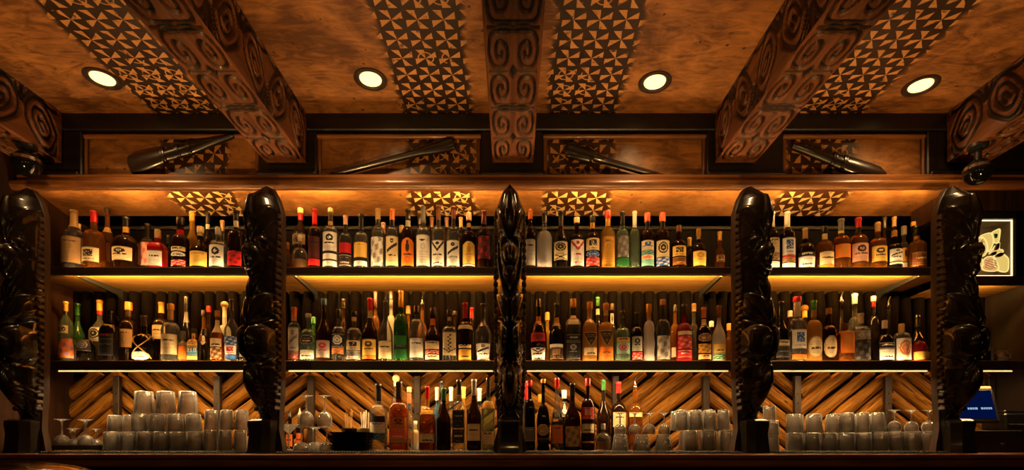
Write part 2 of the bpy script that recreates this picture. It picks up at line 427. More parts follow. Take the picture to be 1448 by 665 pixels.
board('trim_31', XL, XR, 2.952, 3.03, 2.462, 2.512, M['bamboo'], .006)
panels = [(115, 365), (447, 680), (768, 1000), (1108, 1312)]
for i, (a, b) in enumerate(panels):
    x0, x1 = wx(a, 3.0), wx(b, 3.0)
    struct(pole('trim_%d' % (40+i), (x0, 3.012, 2.757), (x1, 3.012, 2.757), .014, M['bamboo'], [.2, .55, .8], i))
    struct(pole('trim_%d' % (50+i), (x0+.012, 3.02, 2.514), (x0+.012, 3.02, 2.75), .012, M['bamboo_v'], [.12], i))
    struct(pole('trim_%d' % (60+i), (x1-.012, 3.02, 2.514), (x1-.012, 3.02, 2.75), .012, M['bamboo_v'], [.15], i))

# ------------------------------------------------------------------ shelves, counter
SH1, SH2 = EYE+.990, EYE+.460
CT = EYE-.060
YF = 2.96
def shelf(name, z_top, thick, x0, x1, yb, label, lip=.012, under=M['shelf_under']):
    t = thing(name, label, 'shelf', ((x0+x1)/2, YF, z_top)); h = (x1-x0)/2
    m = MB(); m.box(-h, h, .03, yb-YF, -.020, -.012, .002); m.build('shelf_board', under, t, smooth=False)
    m = MB(); m.box(-h, h, 0, .028, -thick, 0, .004); m.build('front_edge', M['shelf'], t, smooth=False)
    return t
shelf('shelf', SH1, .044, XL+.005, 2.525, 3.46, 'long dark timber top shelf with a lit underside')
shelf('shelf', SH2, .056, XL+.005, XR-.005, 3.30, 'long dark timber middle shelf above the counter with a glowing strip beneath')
# short shelf section of the niche bay
shelf('shelf', EYE+.94, .050, 2.535, XR-.005, 3.46, 'short dark shelf section under the lit niche')
# bottle riser boards that carry the bottles on each shelf
YR = 2.990
t = thing('back_counter', 'long dark polished wooden back bar counter under all the shelves', 'counter', (0, 2.47, CT))
m = MB(); m.box(XL+.005, XR-.005, 0, .82, -.022, 0, .004); m.build('counter_top', M['counter'], t, smooth=False)
m = MB(); m.box(XL+.005, XR-.005, .012, .04, -.060, -.022, .004); m.build('apron', M['counter'], t, smooth=False)
m = MB(); m.box(XL+.005, XR-.005, .10, .13, -.94, -.06, .002); m.build('cabinet_front', M['black_wood'], t, smooth=False)

# bar mats: a ribbed rubber sheet per bay
for i, (a, b) in enumerate([(80, 348), (402, 700), (741, 1037), (1088, 1318)]):
    x0, x1 = wx(a, 2.75), wx(b, 2.75)
    t = thing('bar_mat', ['first', 'second', 'third', 'fourth'][i] + ' ribbed black rubber bar mat from the left, on the back counter', 'bar mat', ((x0+x1)/2, 2.80, CT))
    h = (x1-x0)/2; m = MB(); m.box(-h, h, -.16, .40, 0, .006, .002)
    n = int((x1-x0)/.014)
    for j in range(n):
        x = -h + (j+.5)*(x1-x0)/n
        m.box(x-.004, x+.004, -.155, -.13, .006, .011, .0015)
    for j in range(34):
        y = -.125 + j*.0155
        m.box(-h+.004, h-.004, y-.0035, y+.0035, .006, .011, .0012)
    m.build('mat_sheet', M['rubber'], t, smooth=False)
MT = CT + .011

# ------------------------------------------------------------------ log walls behind the shelves (built-in cladding)
def log(m, p0, p1, r, seed):
    rg = random.Random(seed); P0, P1 = Vector(p0), Vector(p1); n = 16; pts = []; rad = []
    off = Vector((rg.uniform(-.01, .01), 0, rg.uniform(-.01, .01)))
    for i in range(n+1):
        f = i/n
        pts.append(P0.lerp(P1, f) + off*math.sin(f*PI)); rad.append(r*(1 + .06*math.sin(f*5+seed) + .04*math.sin(f*13+seed*2.1)))
    k = len(m.uv); m.tube(pts, rad, 14)
    du, dv = rg.uniform(0, 20), rg.uniform(0, 20)
    for q in range(k, len(m.uv)): m.uv[q] = (m.uv[q][0]+du, m.uv[q][1]+dv)
YL = 3.345
edges = [-30, 166, 308, 440, 590, 742, 870, 998, 1127, 1255, 1400, 1540]
zb, zt = CT-.01, SH2-.06
seed = 1
for i in range(len(edges)-1):
    x0, x1 = max(wx(edges[i], YL), XL-.02), min(wx(edges[i+1], YL), XR+.02)
    up = (i % 2 == 0)
    m = MB(); sgn = 1 if up else -1
    pitch = .118; slope = .80
    W = x1-x0
    s0 = zb - slope*W - .1
    while s0 < zt + .1:
        # line z = s0 + slope*(x-x0) (up) or mirrored
        a0, a1 = 0.0, W
        # clip by z range
        lo = (zb-.05-s0)/slope; hi = (zt+.05-s0)/slope
        c0, c1 = max(a0, lo), min(a1, hi)
        if c1-c0 > .05:
            xa, xb = (x0+c0, x0+c1) if up else (x1-c0, x1-c1)
            log(m, (xa, YL, s0+slope*c0), (xb, YL, s0+slope*c1), .0405 + .004*math.sin(seed*1.7), seed)
        s0 += pitch; seed += 1
    o = m.build('wall_back_logs', M['log']); struct(o)
    if i:
        xp = wx(edges[i], YL-.07)
        tt = MB(); tt.box(xp-.02, xp+.02, YL-.085, YL-.055, CT, SH2-.05, .003)
        for q in range(6): tt.lathe([(.006, 0), (.0045, .004), (.0, .005)], 8, Matrix.Translation((xp, YL-.085, CT+.06+q*.06)) @ Matrix.Rotation(PI/2, 4, 'X'))
        struct(tt.build('trim_%d' % (70+i), M['post'], smooth=False))
# upright poles behind the middle shelf
m = MB(); x = XL; i = 0
while x < XR:
    r = .026 + .007*abs(math.sin(i*2.3)); log(m, (x, 3.365, SH2-.06), (x+.004*math.sin(i), 3.365, SH1-.03), r, 300+i); x += 2*r+.010+.012*abs(math.sin(i*1.31)); i += 1
struct(m.build('wall_back_poles', M['log_v']))
board('wall_back_panel', XL, XR, 3.395, 3.40, CT, SH1-.03, M['black_wood_v'], 0)
board('counter_backboard', XL, XR, 3.40, 3.46, 0, SH1-.03, M['black_wood_v'], 0)
board('wall_back_rail', XL, 2.53, 3.45, 3.47, 2.40, 2.43, M['black_wood'], .004)

# ------------------------------------------------------------------ LED strips
def led(x0, x1, y0, y1, z0, z1, label, mat='led'):
    t = thing('led_strip', label, 'light strip', ((x0+x1)/2, y0, z0), group='warm light strips of the back bar')
    m = MB(); n = max(3, int((x1-x0)/.10)); d = (x1-x0)/n
    h = (x1-x0)/2
    a_, b_ = y1-y0, z1-z0
    for i in range(n):
        if mat in ('led', 'led_soffit'):       # a lit diffuser face turned up and back, held in a metal channel
            m.add([(-h+i*d, .0005, b_), (-h+(i+1)*d, .0005, b_), (-h+(i+1)*d, a_, b_*.4), (-h+i*d, a_, b_*.4)], [(0, 1, 2, 3)])
        else: m.box(-h+i*d, -h+(i+1)*d, 0, a_, 0, b_)
    m.build('light_tube', M[mat], t, smooth=False)
    if mat in ('led', 'led_soffit'):
        ch = MB(); ch.add([(-h, 0, 0), (h, 0, 0), (h, a_+.0005, 0), (-h, a_+.0005, 0), (-h, 0, b_), (h, 0, b_)], [(0, 1, 2, 3), (0, 4, 5, 1), (0, 3, 4), (1, 5, 2)]); ch.build('channel', M['black'], t, smooth=False)
    if mat == 'led_low':
        df = MB(); df.box(-h, h, -.004, -.0005, -.0052, b_-.0002); df.build('diffuser_edge', M['led_line'], t, smooth=False)
    ends = MB()
    for s in (-1, 1): ends.box(s*h-.006, s*h+.006, -.002, y1-y0+.002, -.002, z1-z0+.002, .001)
    ends.build('end_cap', M['black'], t, smooth=False)
    return t
BAY = [(82, 352), (408, 697), (745, 1030), (1078, 1312)]
NTH = ['first', 'second', 'third', 'fourth', 'fifth', 'sixth', 'seventh', 'eighth', 'ninth', 'tenth', 'eleventh', 'twelfth', 'thirteenth', 'fourteenth', 'fifteenth', 'sixteenth', 'seventeenth', 'eighteenth', 'nineteenth', 'twentieth', 'twenty-first', 'twenty-second', 'twenty-third', 'twenty-fourth']
for i, (a, b) in enumerate(BAY):
    x0, x1 = wx(a, YF), wx(b, YF)
    led(x0, x1, YF+.006, YF+.024, SH2-.0581, SH2-.0562, NTH[i]+' glowing strip from the left under the front edge of the middle shelf', 'led_low')
    led(x0+.01, x1-.01, YF+.029, YF+.036, SH1-.0385, SH1-.0305, NTH[i]+' strip from the left tucked behind the top shelf edge, lighting its underside')
    led(x0+.01, x1-.01, YF+.029, YF+.032, SH1-.0105, SH1-.0075, NTH[i]+' strip from the left under the bottles along the top shelf', 'led_label')
    led(x0+.01, x1-.01, YF+.029, YF+.032, SH2-.0105, SH2-.0075, NTH[i]+' strip from the left under the bottles along the middle shelf', 'led_label')
led(wx(1370, YF), wx(1432, YF), YF+.006, YF+.024, SH2-.0581, SH2-.0562, 'short glowing strip under the middle shelf behind the till', 'led_low')
led(wx(1372, YF), wx(1440, YF), YF+.029, YF+.034, EYE+.899, EYE+.905, 'short strip under the niche, lighting the shelf underside')
for i, (a, b) in enumerate([(30, 352), (352, 720), (720, 1055), (1055, 1340)]):
    led(wx(a, YF)+.01, wx(b, YF)-.01, 2.9605, 2.9640, 2.4275, 2.4325, NTH[i]+' strip from the left behind the bamboo pole, lighting the patterned soffit', 'led_soffit')

# steel arms that carry the top shelf
for i, (px, lab) in enumerate([(108, 'dark steel arm under the top shelf near the first statue'), (416, 'dark steel arm under the top shelf just past the second statue'), (1021, 'dark steel arm under the top shelf before the fourth statue'), (1302, 'dark steel arm under the top shelf before the last statue')]):
    x = wx(px, 2.99); t = thing('shelf_bracket', lab, 'bracket', (x, 3.0, SH1-.045), group='steel arms under the top shelf')
    m = MB(); m.prism([(-.0, .018), (.42, .022), (.42, -.052), (.36, -.052), (.30, -.020), (.0, .0)], -.006, .006, .0015)
    m.v = [(p[1], p[0], p[2]) for p in m.v]; m.f = [f[::-1] for f in m.f]; m.build('arm', M['black'], t, smooth=False)
    m = MB(); m.box(-.02, .02, .385, .394, -.09, .02, .002); m.build('wall_plate', M['black'], t, smooth=False)

# ------------------------------------------------------------------ carved beams
def polyline_dist(px, pz, pts):
    d = np.full(px.shape, 9.0)
    for (ax, az), (bx, bz) in zip(pts[:-1], pts[1:]):
        vx, vz = bx-ax, bz-az; L = vx*vx+vz*vz+1e-12
        t_ = np.clip(((px-ax)*vx+(pz-az)*vz)/L, 0, 1)
        d = np.minimum(d, np.hypot(px-ax-t_*vx, pz-az-t_*vz))
    return d
def catmull(P, n=7, closed=False):
    out = []; m_ = len(P)
    for i in range(m_-1):
        p0 = P[max(i-1, 0)]; p1 = P[i]; p2 = P[i+1]; p3 = P[min(i+2, m_-1)]
        for k in range(n):
            t_ = k/n
            out.append(tuple(.5*((2*p1[j]) + (-p0[j]+p2[j])*t_ + (2*p0[j]-5*p1[j]+4*p2[j]-p3[j])*t_*t_ + (-p0[j]+3*p1[j]-3*p2[j]+p3[j])*t_**3) for j in range(len(p1))))
    out.append(tuple(P[-1])); return out
SPIR = catmull([(0.0, .10), (.45, .09), (.74, .15), (.84, .40), (.82, .70), (.68, .86), (.42, .88), (.24, .76), (.20, .52), (.30, .34), (.50, .30), (.60, .44), (.58, .62), (.45, .66), (.40, .54)])
FLOW = catmull([(0, .0), (.10, .06), (.22, .03), (.34, .0)]); 
def groove(u, v):
    """u in -1..1 across the beam, v in modules along it: depth 0..1 of the cut"""
    k = np.floor(v); f = v-k; f = np.where(k % 2 == 0, f, 1-f)
    a = np.abs(u)
    d = polyline_dist(a, f, SPIR)/1.0
    g = 1-np.clip((d-.038)/.020, 0, 1)
    line = np.minimum(f, 1-f)
    fl = np.where(f < .5, f, 1.0)
    gl = 1-np.clip((line-.026)/.014, 0, 1)
    gl = gl*(a < .88)
    # flower between the modules that meet foot to foot
    d2 = np.where(f > .5, (1-f), 9.0)
    r = np.hypot(a, d2)
    star = 1-np.clip((a*d2*18 + r*2.6-.42)/.06, 0, 1)
    return np.maximum(np.maximum(g, gl), star)
OVA = [catmull([(.10, .50), (.32, .84), (.62, .90), (.90, .62), (.84, .30), (.55, .12), (.25, .22), (.10, .50)]),
       catmull([(.24, .52), (.44, .74), (.66, .70), (.74, .48), (.56, .30), (.36, .36), (.24, .52)]),
       catmull([(.40, .52), (.54, .58), (.60, .48), (.50, .42)]), [(0.0, .98), (.5, .985), (1.0, .98)], [(.03, .02), (.03, .42), (.16, .12), (.42, .03)], [(.97, .95), (.97, .7), (.80, .93), (.6, .96)]]
def groove_side(u, v):
    k = np.floor(v); f = v-k; w = (u+1)/2; f = np.where(k % 2 == 0, f, 1-f)
    w = w + .08*np.sin(f*PI*2)
    g = np.zeros(u.shape)
    for P in OVA: g = np.maximum(g, 1-np.clip((polyline_dist(f, w, P)-.030)/.022, 0, 1))
    return g
BW, BH = .230, .288
YB0, YB1 = .9, 2.972
PER = .243
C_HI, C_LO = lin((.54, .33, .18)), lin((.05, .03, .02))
def field_face(m, nu, nv, fn, place, per):
    u = np.linspace(-1, 1, nu+1); L = YB1-YB0; yv = np.linspace(0, L, nv+1)
    U, V = np.meshgrid(u, yv, indexing='ij')
    G = fn(U, V/per)
    edge = np.minimum(1, (1-np.abs(U))/.04)
    dep = .013*G*np.clip(edge, 0, 1) + .004*(1-np.clip(edge, 0, 1))
    vs = place(U, V, dep).reshape(-1, 3)
    i, j = np.meshgrid(np.arange(nu), np.arange(nv), indexing='ij'); a = (i*(nv+1)+j).ravel()
    fs = np.stack([a, a+1, a+nv+2, a+nv+1], 1)
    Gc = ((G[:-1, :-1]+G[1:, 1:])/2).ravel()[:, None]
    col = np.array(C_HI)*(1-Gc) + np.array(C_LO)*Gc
    m.add(vs.tolist(), fs.tolist(), [tuple(c) for c in col])
    m.usec = True
mb_b, mb_l, mb_r, mb_c = MB(), MB(), MB(), MB()
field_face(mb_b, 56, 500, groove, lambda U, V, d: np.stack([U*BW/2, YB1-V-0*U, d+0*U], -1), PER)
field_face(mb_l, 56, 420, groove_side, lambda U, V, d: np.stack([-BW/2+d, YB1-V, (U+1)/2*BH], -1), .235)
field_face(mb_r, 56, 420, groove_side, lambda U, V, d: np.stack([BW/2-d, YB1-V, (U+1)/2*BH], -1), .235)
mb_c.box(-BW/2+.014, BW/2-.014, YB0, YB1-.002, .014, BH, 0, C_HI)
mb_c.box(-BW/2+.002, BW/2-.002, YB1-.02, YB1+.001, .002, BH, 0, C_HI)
BZ = EYE + 1.584
bx = [-2.672, -1.283, .005, 1.268, 2.585]
blab = ['carved brown ceiling beam at the left wall above the first dark statue', 'carved ceiling beam over the second statue from the left', 'carved ceiling beam with spiral panels over the middle statue', 'carved ceiling beam over the fourth statue from the left', 'carved ceiling beam at the right end above the lit niche']
proto = None
for i, x in enumerate(bx):
    if proto is None:
        t = thing('carved_beam', blab[i], 'beam', (x, 0, BZ), group='carved ceiling beams')
        mb_c.build('beam_core', M['beam'], t, smooth=False)
        mb_b.build('underside_carving', M['beam'], t, angle=60)
        mb_l.build('side_carving', M['beam'], t, angle=60); mb_r.build('side_carving', M['beam'], t, angle=60)
        proto = t
    else:
        t = copy_tree(proto); t.location.x = x; t['label'] = blab[i]

# ------------------------------------------------------------------ downlights in the ceiling
dl = [(145, 111), (524, 112), (926, 116), (1302, 121)]
dlx = ['first', 'second', 'third', 'fourth']
M['bulb'] = emit('downlight_glow', (1.0, .60, .20), 3.2)
for i, (px, py) in enumerate(dl):
    Y = 1.872*F/(HY-py); x = wx(px, Y)
    t = thing('downlight', dlx[i]+' of four recessed glowing downlights across the patterned ceiling', 'ceiling light', (x, Y, CEIL), group='recessed downlights')
    m = MB(); m.lathe([(.062, 0), (.085, 0), (.084, -.006), (.074, -.009), (.060, -.004), (.054, .004)], 40, cap0=False, cap1=False); m.build('trim_ring', M['post'], t)
    m = MB(); m.lathe([(.056, .002), (.054, -.003), (.036, -.007), (.0, -.009)], 32, cap0=True, cap1=False); m.build('lens', M['bulb'], t)
    l = bpy.data.lights.new('downlight_beam', 'SPOT'); l.energy = 20; l.color = (1, .60, .25); l.spot_size = 2.3; l.spot_blend = .9; l.shadow_soft_size = .05
    o = bpy.data.objects.new('downlight_beam', l); COL.objects.link(o); o.location = (x, Y, CEIL-.03)

# ------------------------------------------------------------------ carved statues
def build_totem_meshes():
    H0, H1 = .168, 1.408                        # body starts on its plinth
    nu, nv = 90, 330
    z = np.linspace(H0-.01, H1, nv+1); u = np.linspace(-1, 1, nu+1)
    def W(zz):                                   # half width
        w = np.interp(zz, [0, .168, .22, .30, .40, .55, .75, .95, 1.12, 1.27, 1.35, 1.408], [.062, .060, .062, .067, .070, .072, .073, .073, .074, .072, .048, .006])
        return w
    def D(zz):                                   # how far the front stands out from the back board
        return np.interp(zz, [.15, .20, .27, .36, .46, .56, .66, .76, .86, .95, 1.03, 1.12, 1.22, 1.32, 1.408], [.030, .036, .076, .122, .130, .114, .128, .118, .124, .102, .116, .124, .138, .122, .024])
    U, Z = np.meshgrid(u, z, indexing='ij')
    X = np.sin(U*PI/2)*W(Z); XN = np.sin(U*PI/2)
    base = D(Z)*np.power(np.clip(1-np.abs(XN)**2.4, 0, 1), .62)
    h = base.copy()
    s_ = np.abs(X)
    def bump(cx, cz, rx, rz, hh, p=.5, rot=0.0):
        dx, dz = s_-cx, Z-cz
        if rot: dx, dz = dx*math.cos(rot)+dz*math.sin(rot), -dx*math.sin(rot)+dz*math.cos(rot)
        return hh*np.power(np.clip(1-(dx/rx)**2-(dz/rz)**2, 0, 1), p)
    def cut(pts, wd, dp):
        d = polyline_dist(s_, Z, pts); return -dp*np.exp(-(d/wd)**2)
    def ridge(pts, wd, hh): 
        d = polyline_dist(s_, Z, pts); return hh*np.exp(-(d/wd)**2)
    PZ = lambda py: (641.5-py)/267.0             # picture row on the middle statue to height
    # crest: a spindle between two V grooves, with planes that fold back to the brow
    h += bump(0, PZ(318), .030, .125, .022, .6)
    h += cut([(0, PZ(272)), (.020, PZ(300)), (.030, PZ(322)), (.012, PZ(345)), (0, PZ(356))], .004, .010)
    h += ridge([(.066, PZ(300)), (.048, PZ(325)), (.020, PZ(346)), (0, PZ(358))], .006, .012)
    h += cut([(.070, PZ(312)), (.050, PZ(336)), (.020, PZ(354))], .005, .010)
    # eyes and cheeks
    h += bump(.046, PZ(352), .021, .030, .013, .6, .35) + cut([(.030, PZ(345)), (.046, PZ(338)), (.060, PZ(350)), (.046, PZ(362)), (.030, PZ(352))], .0035, .007)
    # muzzle with nose and open grin
    h += bump(0, PZ(378), .046, .088, .042, .5)
    h += bump(0, PZ(366), .014, .034, .018, .6)
    h += cut([(0, PZ(386)), (.016, PZ(388)), (.030, PZ(381)), (.036, PZ(372))], .005, .014)
    h += ridge([(0, PZ(394)), (.018, PZ(393)), (.034, PZ(385))], .005, .008)
    h += cut([(.056, PZ(352)), (.052, PZ(380)), (.034, PZ(406)), (0, PZ(428))], .0045, .014)
    h += ridge([(.066, PZ(372)), (.056, PZ(396)), (.034, PZ(420)), (0, PZ(444))], .006, .010)
    # folded arms: two pads meeting in a V
    h += bump(.034, PZ(446), .036, .100, .030, .5, -.35)
    h += cut([(.066, PZ(455)), (.040, PZ(462)), (.014, PZ(472)), (0, PZ(476))], .0045, .018)
    h += cut([(0, PZ(436)), (0, PZ(474))], .004, .016)
    h += ridge([(.072, PZ(446)), (.050, PZ(452)), (.018, PZ(466))], .005, .006)
    # two round knees
    h += bump(.041, PZ(488), .040, .086, .070, .5)
    h += cut([(0, PZ(474)), (0, PZ(520))], .006, .018)
    h += cut([(.010, PZ(474)), (.006, PZ(496)), (.020, PZ(512)), (.046, PZ(518)), (.070, PZ(504))], .004, .010)
    # long pod below, with wings
    h += bump(0, PZ(546), .042, .125, .036, .6)
    h += cut([(.004, PZ(514)), (.030, PZ(528)), (.045, PZ(550)), (.034, PZ(572)), (.006, PZ(584))], .004, .012)
    h += ridge([(.066, PZ(512)), (.050, PZ(524)), (.030, PZ(518))], .005, .010)
    # flutes on the lower flanks
    for q in range(7):
        py = 548+q*7.0
        h += cut([(.036, PZ(py-6)), (.066, PZ(py+5))], .0032, .010)*(s_ > .032)
    # bands that sweep from the flanks down to the knees
    h += ridge([(.072, PZ(424)), (.058, PZ(438)), (.030, PZ(462)), (.006, PZ(474))], .007, .012)
    h += cut([(.074, PZ(436)), (.060, PZ(450)), (.036, PZ(464))], .004, .008)
    h += ridge([(.010, PZ(474)), (.020, PZ(500)), (.040, PZ(520)), (.070, PZ(524))], .006, .010)
    h = np.maximum(h, -.004)
    h *= np.clip((1-np.abs(XN))/.03, 0, 1)**.4
    m = MB(); vs = np.stack([X, -h, Z], -1).reshape(-1, 3)
    i, j = np.meshgrid(np.arange(nu), np.arange(nv), indexing='ij'); a = (i*(nv+1)+j).ravel()
    m.add(vs.tolist(), np.stack([a, a+nv+1, a+nv+2, a+1], 1).tolist())
    body = m.mesh('carved_figure', M['totem'], angle=70)
    # back board, pointed, a little wider than the figure, running down behind the plinth to a spreading foot
    zz = [0, .05, .12, .22, .30, .45, .60, .80, 1.0, 1.15, 1.27, 1.345, 1.395, 1.412]
    ww = [.092, .084, .066, .070, .077, .081, .083, .083, .083, .083, .080, .052, .020, .004]
    pts = [(w, q) for q, w in zip(zz, ww)] + [(-w, q) for q, w in list(zip(zz, ww))[::-1]]
    m = MB(); m.prism(pts, .001, .034, .004); board_ = m.mesh('back_board', M['totem_edge'], angle=30)
    # ladder of notches along each edge
    edges_ = []
    for sgn in (-1, 1):
        m = MB(); zz_ = .235; 
        while zz_ < 1.27:
            w = float(np.interp(zz_, zz, ww)); d = .026 + .010*math.sin(zz_*9)
            R = Matrix.Translation((sgn*(w-.009), -.002, zz_)) @ Matrix.Rotation(sgn*-.22, 4, 'Y')
            m.box(-.011, .011, -d, .006, -.0125, .0125, .005, M=R); zz_ += .036
        n = 40; rail_ = [(sgn*(float(np.interp(q, zz, ww))-.0035), -.026-.010*math.sin(q*9), q) for q in np.linspace(.225, 1.275, n)]
        edges_.append(m.mesh('notched_edge', M['totem_edge'], angle=35))
    # plinth: a faceted block that flares to the foot
    m = MB(); P = []
    pl = [(-.066, -.056), (-.046, -.100), (.046, -.100), (.066, -.056), (.062, .0), (-.062, .0)]
    rows = [(0, 1.06), (.02, 1.0), (.10, .93), (.150, 1.0), (.168, .98), (.178, .80)]
    vs = []; fs = []
    for q, k_ in rows: vs += [(a*k_, b*k_, q) for a, b in pl]
    for r in range(len(rows)-1):
        for k_ in range(6): fs.append((r*6+k_, r*6+(k_+1) % 6, (r+1)*6+(k_+1) % 6, (r+1)*6+k_))
    fs.append((5, 4, 3, 2, 1, 0)); fs.append(tuple((len(rows)-1)*6+k_ for k_ in range(6)))
    m.add(vs, fs); plinth = m.mesh('plinth', M['totem'], angle=20)
    return body, board_, edges_, plinth
TB = build_totem_meshes()
totx = [(44, 2.80, -9), (381, 2.78, -22), (721, 2.76, 0), (1057, 2.78, 22), (1342, 2.78, 14)]
tlab = ['glossy black carved figure post at the far left, beside the side wall', 'glossy black carved figure post turned aside, second from the left', 'glossy black carved figure post facing straight out at the middle of the bar', 'glossy black carved figure post turned aside, fourth from the left', 'glossy black carved figure post before the lit niche and till']
for i, (px, Y, rz) in enumerate(totx):
    t = thing('carved_statue', tlab[i], 'statue', (wx(px, Y), Y, CT), math.radians(rz), 'carved figure posts')
    link('carved_figure', TB[0], t); link('back_board', TB[1], t)
    for e in TB[2]: link('notched_edge', e, t)
    link('plinth', TB[3], t)

# ------------------------------------------------------------------ clubs hung on the frieze
def club(name, label, p0, p1, prof, Y=2.995, thick=.045, rings=(), tip=None):
    """flat carved club from picture point p0 to p1; prof: (along 0..1, half width m)"""
    x0, z0, x1, z1 = wx(p0[0], Y), wz(p0[1], Y), wx(p1[0], Y), wz(p1[1], Y)
    L = math.hypot(x1-x0, z1-z0); a = math.atan2(z1-z0, x1-x0)
    t = thing(name, label, 'club', (x0, Y, z0)); t.rotation_euler = (0, -a, 0)
    m = MB(); vs = []; fs = []; seg = 16; n = len(prof)
    for s_, w in prof:
        for k_ in range(seg):
            b = 2*PI*k_/seg; c, d = math.cos(b), math.sin(b)
            # lens section with a ridge along the middle
            yy = -abs(d)*thick*.5*(.6+.4*min(1, w/.03)) if d > 0 else abs(d)*thick*.35
            vs.append((s_*L, yy*(1-.25*abs(c)), c*w))
    for i_ in range(n-1):
        for k_ in range(seg): fs.append((i_*seg+k_, i_*seg+(k_+1) % seg, (i_+1)*seg+(k_+1) % seg, (i_+1)*seg+k_))
    fs.append(tuple(range(seg))); fs.append(tuple((n-1)*seg+k_ for k_ in range(seg-1, -1, -1)))
    m.add(vs, fs); m.build('shaft', M['club'], t, angle=35)
    for s_ in rings:
        w = float(np.interp(s_, [q[0] for q in prof], [q[1] for q in prof]))+.004
        m = MB(); m.lathe([(w*.96, -.012), (w, -.008), (w*.93, -.003), (w, .003), (w, .008), (w*.96, .012)], 20, Matrix.Translation((s_*L, -.004, 0)) @ Matrix.Rotation(PI/2, 4, 'Y'), sy=.50)
        m.build('binding', M['club'], t)
    m = MB(); m.tube([(L*.5, .030, 0), (L*.5, .012, 0)], .006, 8); m.build('hanger', M['black'], t)
    return t
club('war_club', 'thick dark carved club with ringed grip on the first frieze panel', (184, 234), (330, 193),
     [(0, .048), (.02, .058), (.15, .054), (.30, .047), (.36, .036), (.42, .040), (.50, .036), (.58, .040), (.66, .036), (.80, .026), (.97, .016), (1, .010)], rings=(.33, .47, .58))
club('long_club', 'thin dark club with flared blade end on the second frieze panel', (466, 249), (641, 203),
     [(0, .006), (.012, .014), (.05, .015), (.10, .016), (.40, .019), (.66, .022), (.74, .026), (.84, .034), (.96, .042), (1, .036)], rings=(.03,))
club('axe_club', 'dark axe-shaped club with square head on the third frieze panel', (802, 212), (952, 255),
     [(0, .040), (.02, .046), (.10, .044), (.22, .040), (.235, .034), (.25, .022), (.40, .020), (.70, .019), (.95, .017), (1, .010)], rings=(.235,))
club('paddle_club', 'broad dark paddle club with notched tip on the fourth frieze panel', (1120, 207), (1252, 250),
     [(0, .020), (.10, .024), (.30, .032), (.42, .036), (.46, .042), (.56, .042), (.60, .046), (.80, .048), (.92, .046), (.95, .034), (.985, .026), (1, .012)], rings=(.44, .55))

# ------------------------------------------------------------------ two globe spotlights under the outer beams
for i, (px, py, lab) in enumerate([(38, 232, 'glossy black globe spotlight under the left wall beam'), (1383, 243, 'glossy black globe spotlight under the right end beam')]):
    Y = 2.80; x, z = wx(px, Y), wz(py, Y)
    t = thing('globe_spotlight', lab, 'spotlight', (x, Y, BZ+.0), group='globe spotlights')
    m = MB(); m.lathe([(.046, .004), (.046, -.012), (.030, -.018), (.016, -.02), (.016, z-BZ+.045)], 24); m.build('mount', M['black'], t)
    m = MB(); r = .066; m.lathe([(max(.001, r*math.sin(a)), -r*math.cos(a)) for a in np.linspace(.02, PI-.02, 20)], 28, Matrix.Translation((0, 0, z-BZ)), sx=1.0, sy=1.0); m.build('globe', M['gloss'] if 'gloss' in M else M['totem'], t)
    m = MB(); m.lathe([(.060, 0), (.066, .004), (.066, .02), (.060, .024)], 28, Matrix.Translation((0, 0, z-BZ+.004)), cap0=False, cap1=False); m.build('collar', M['chrome'], t)
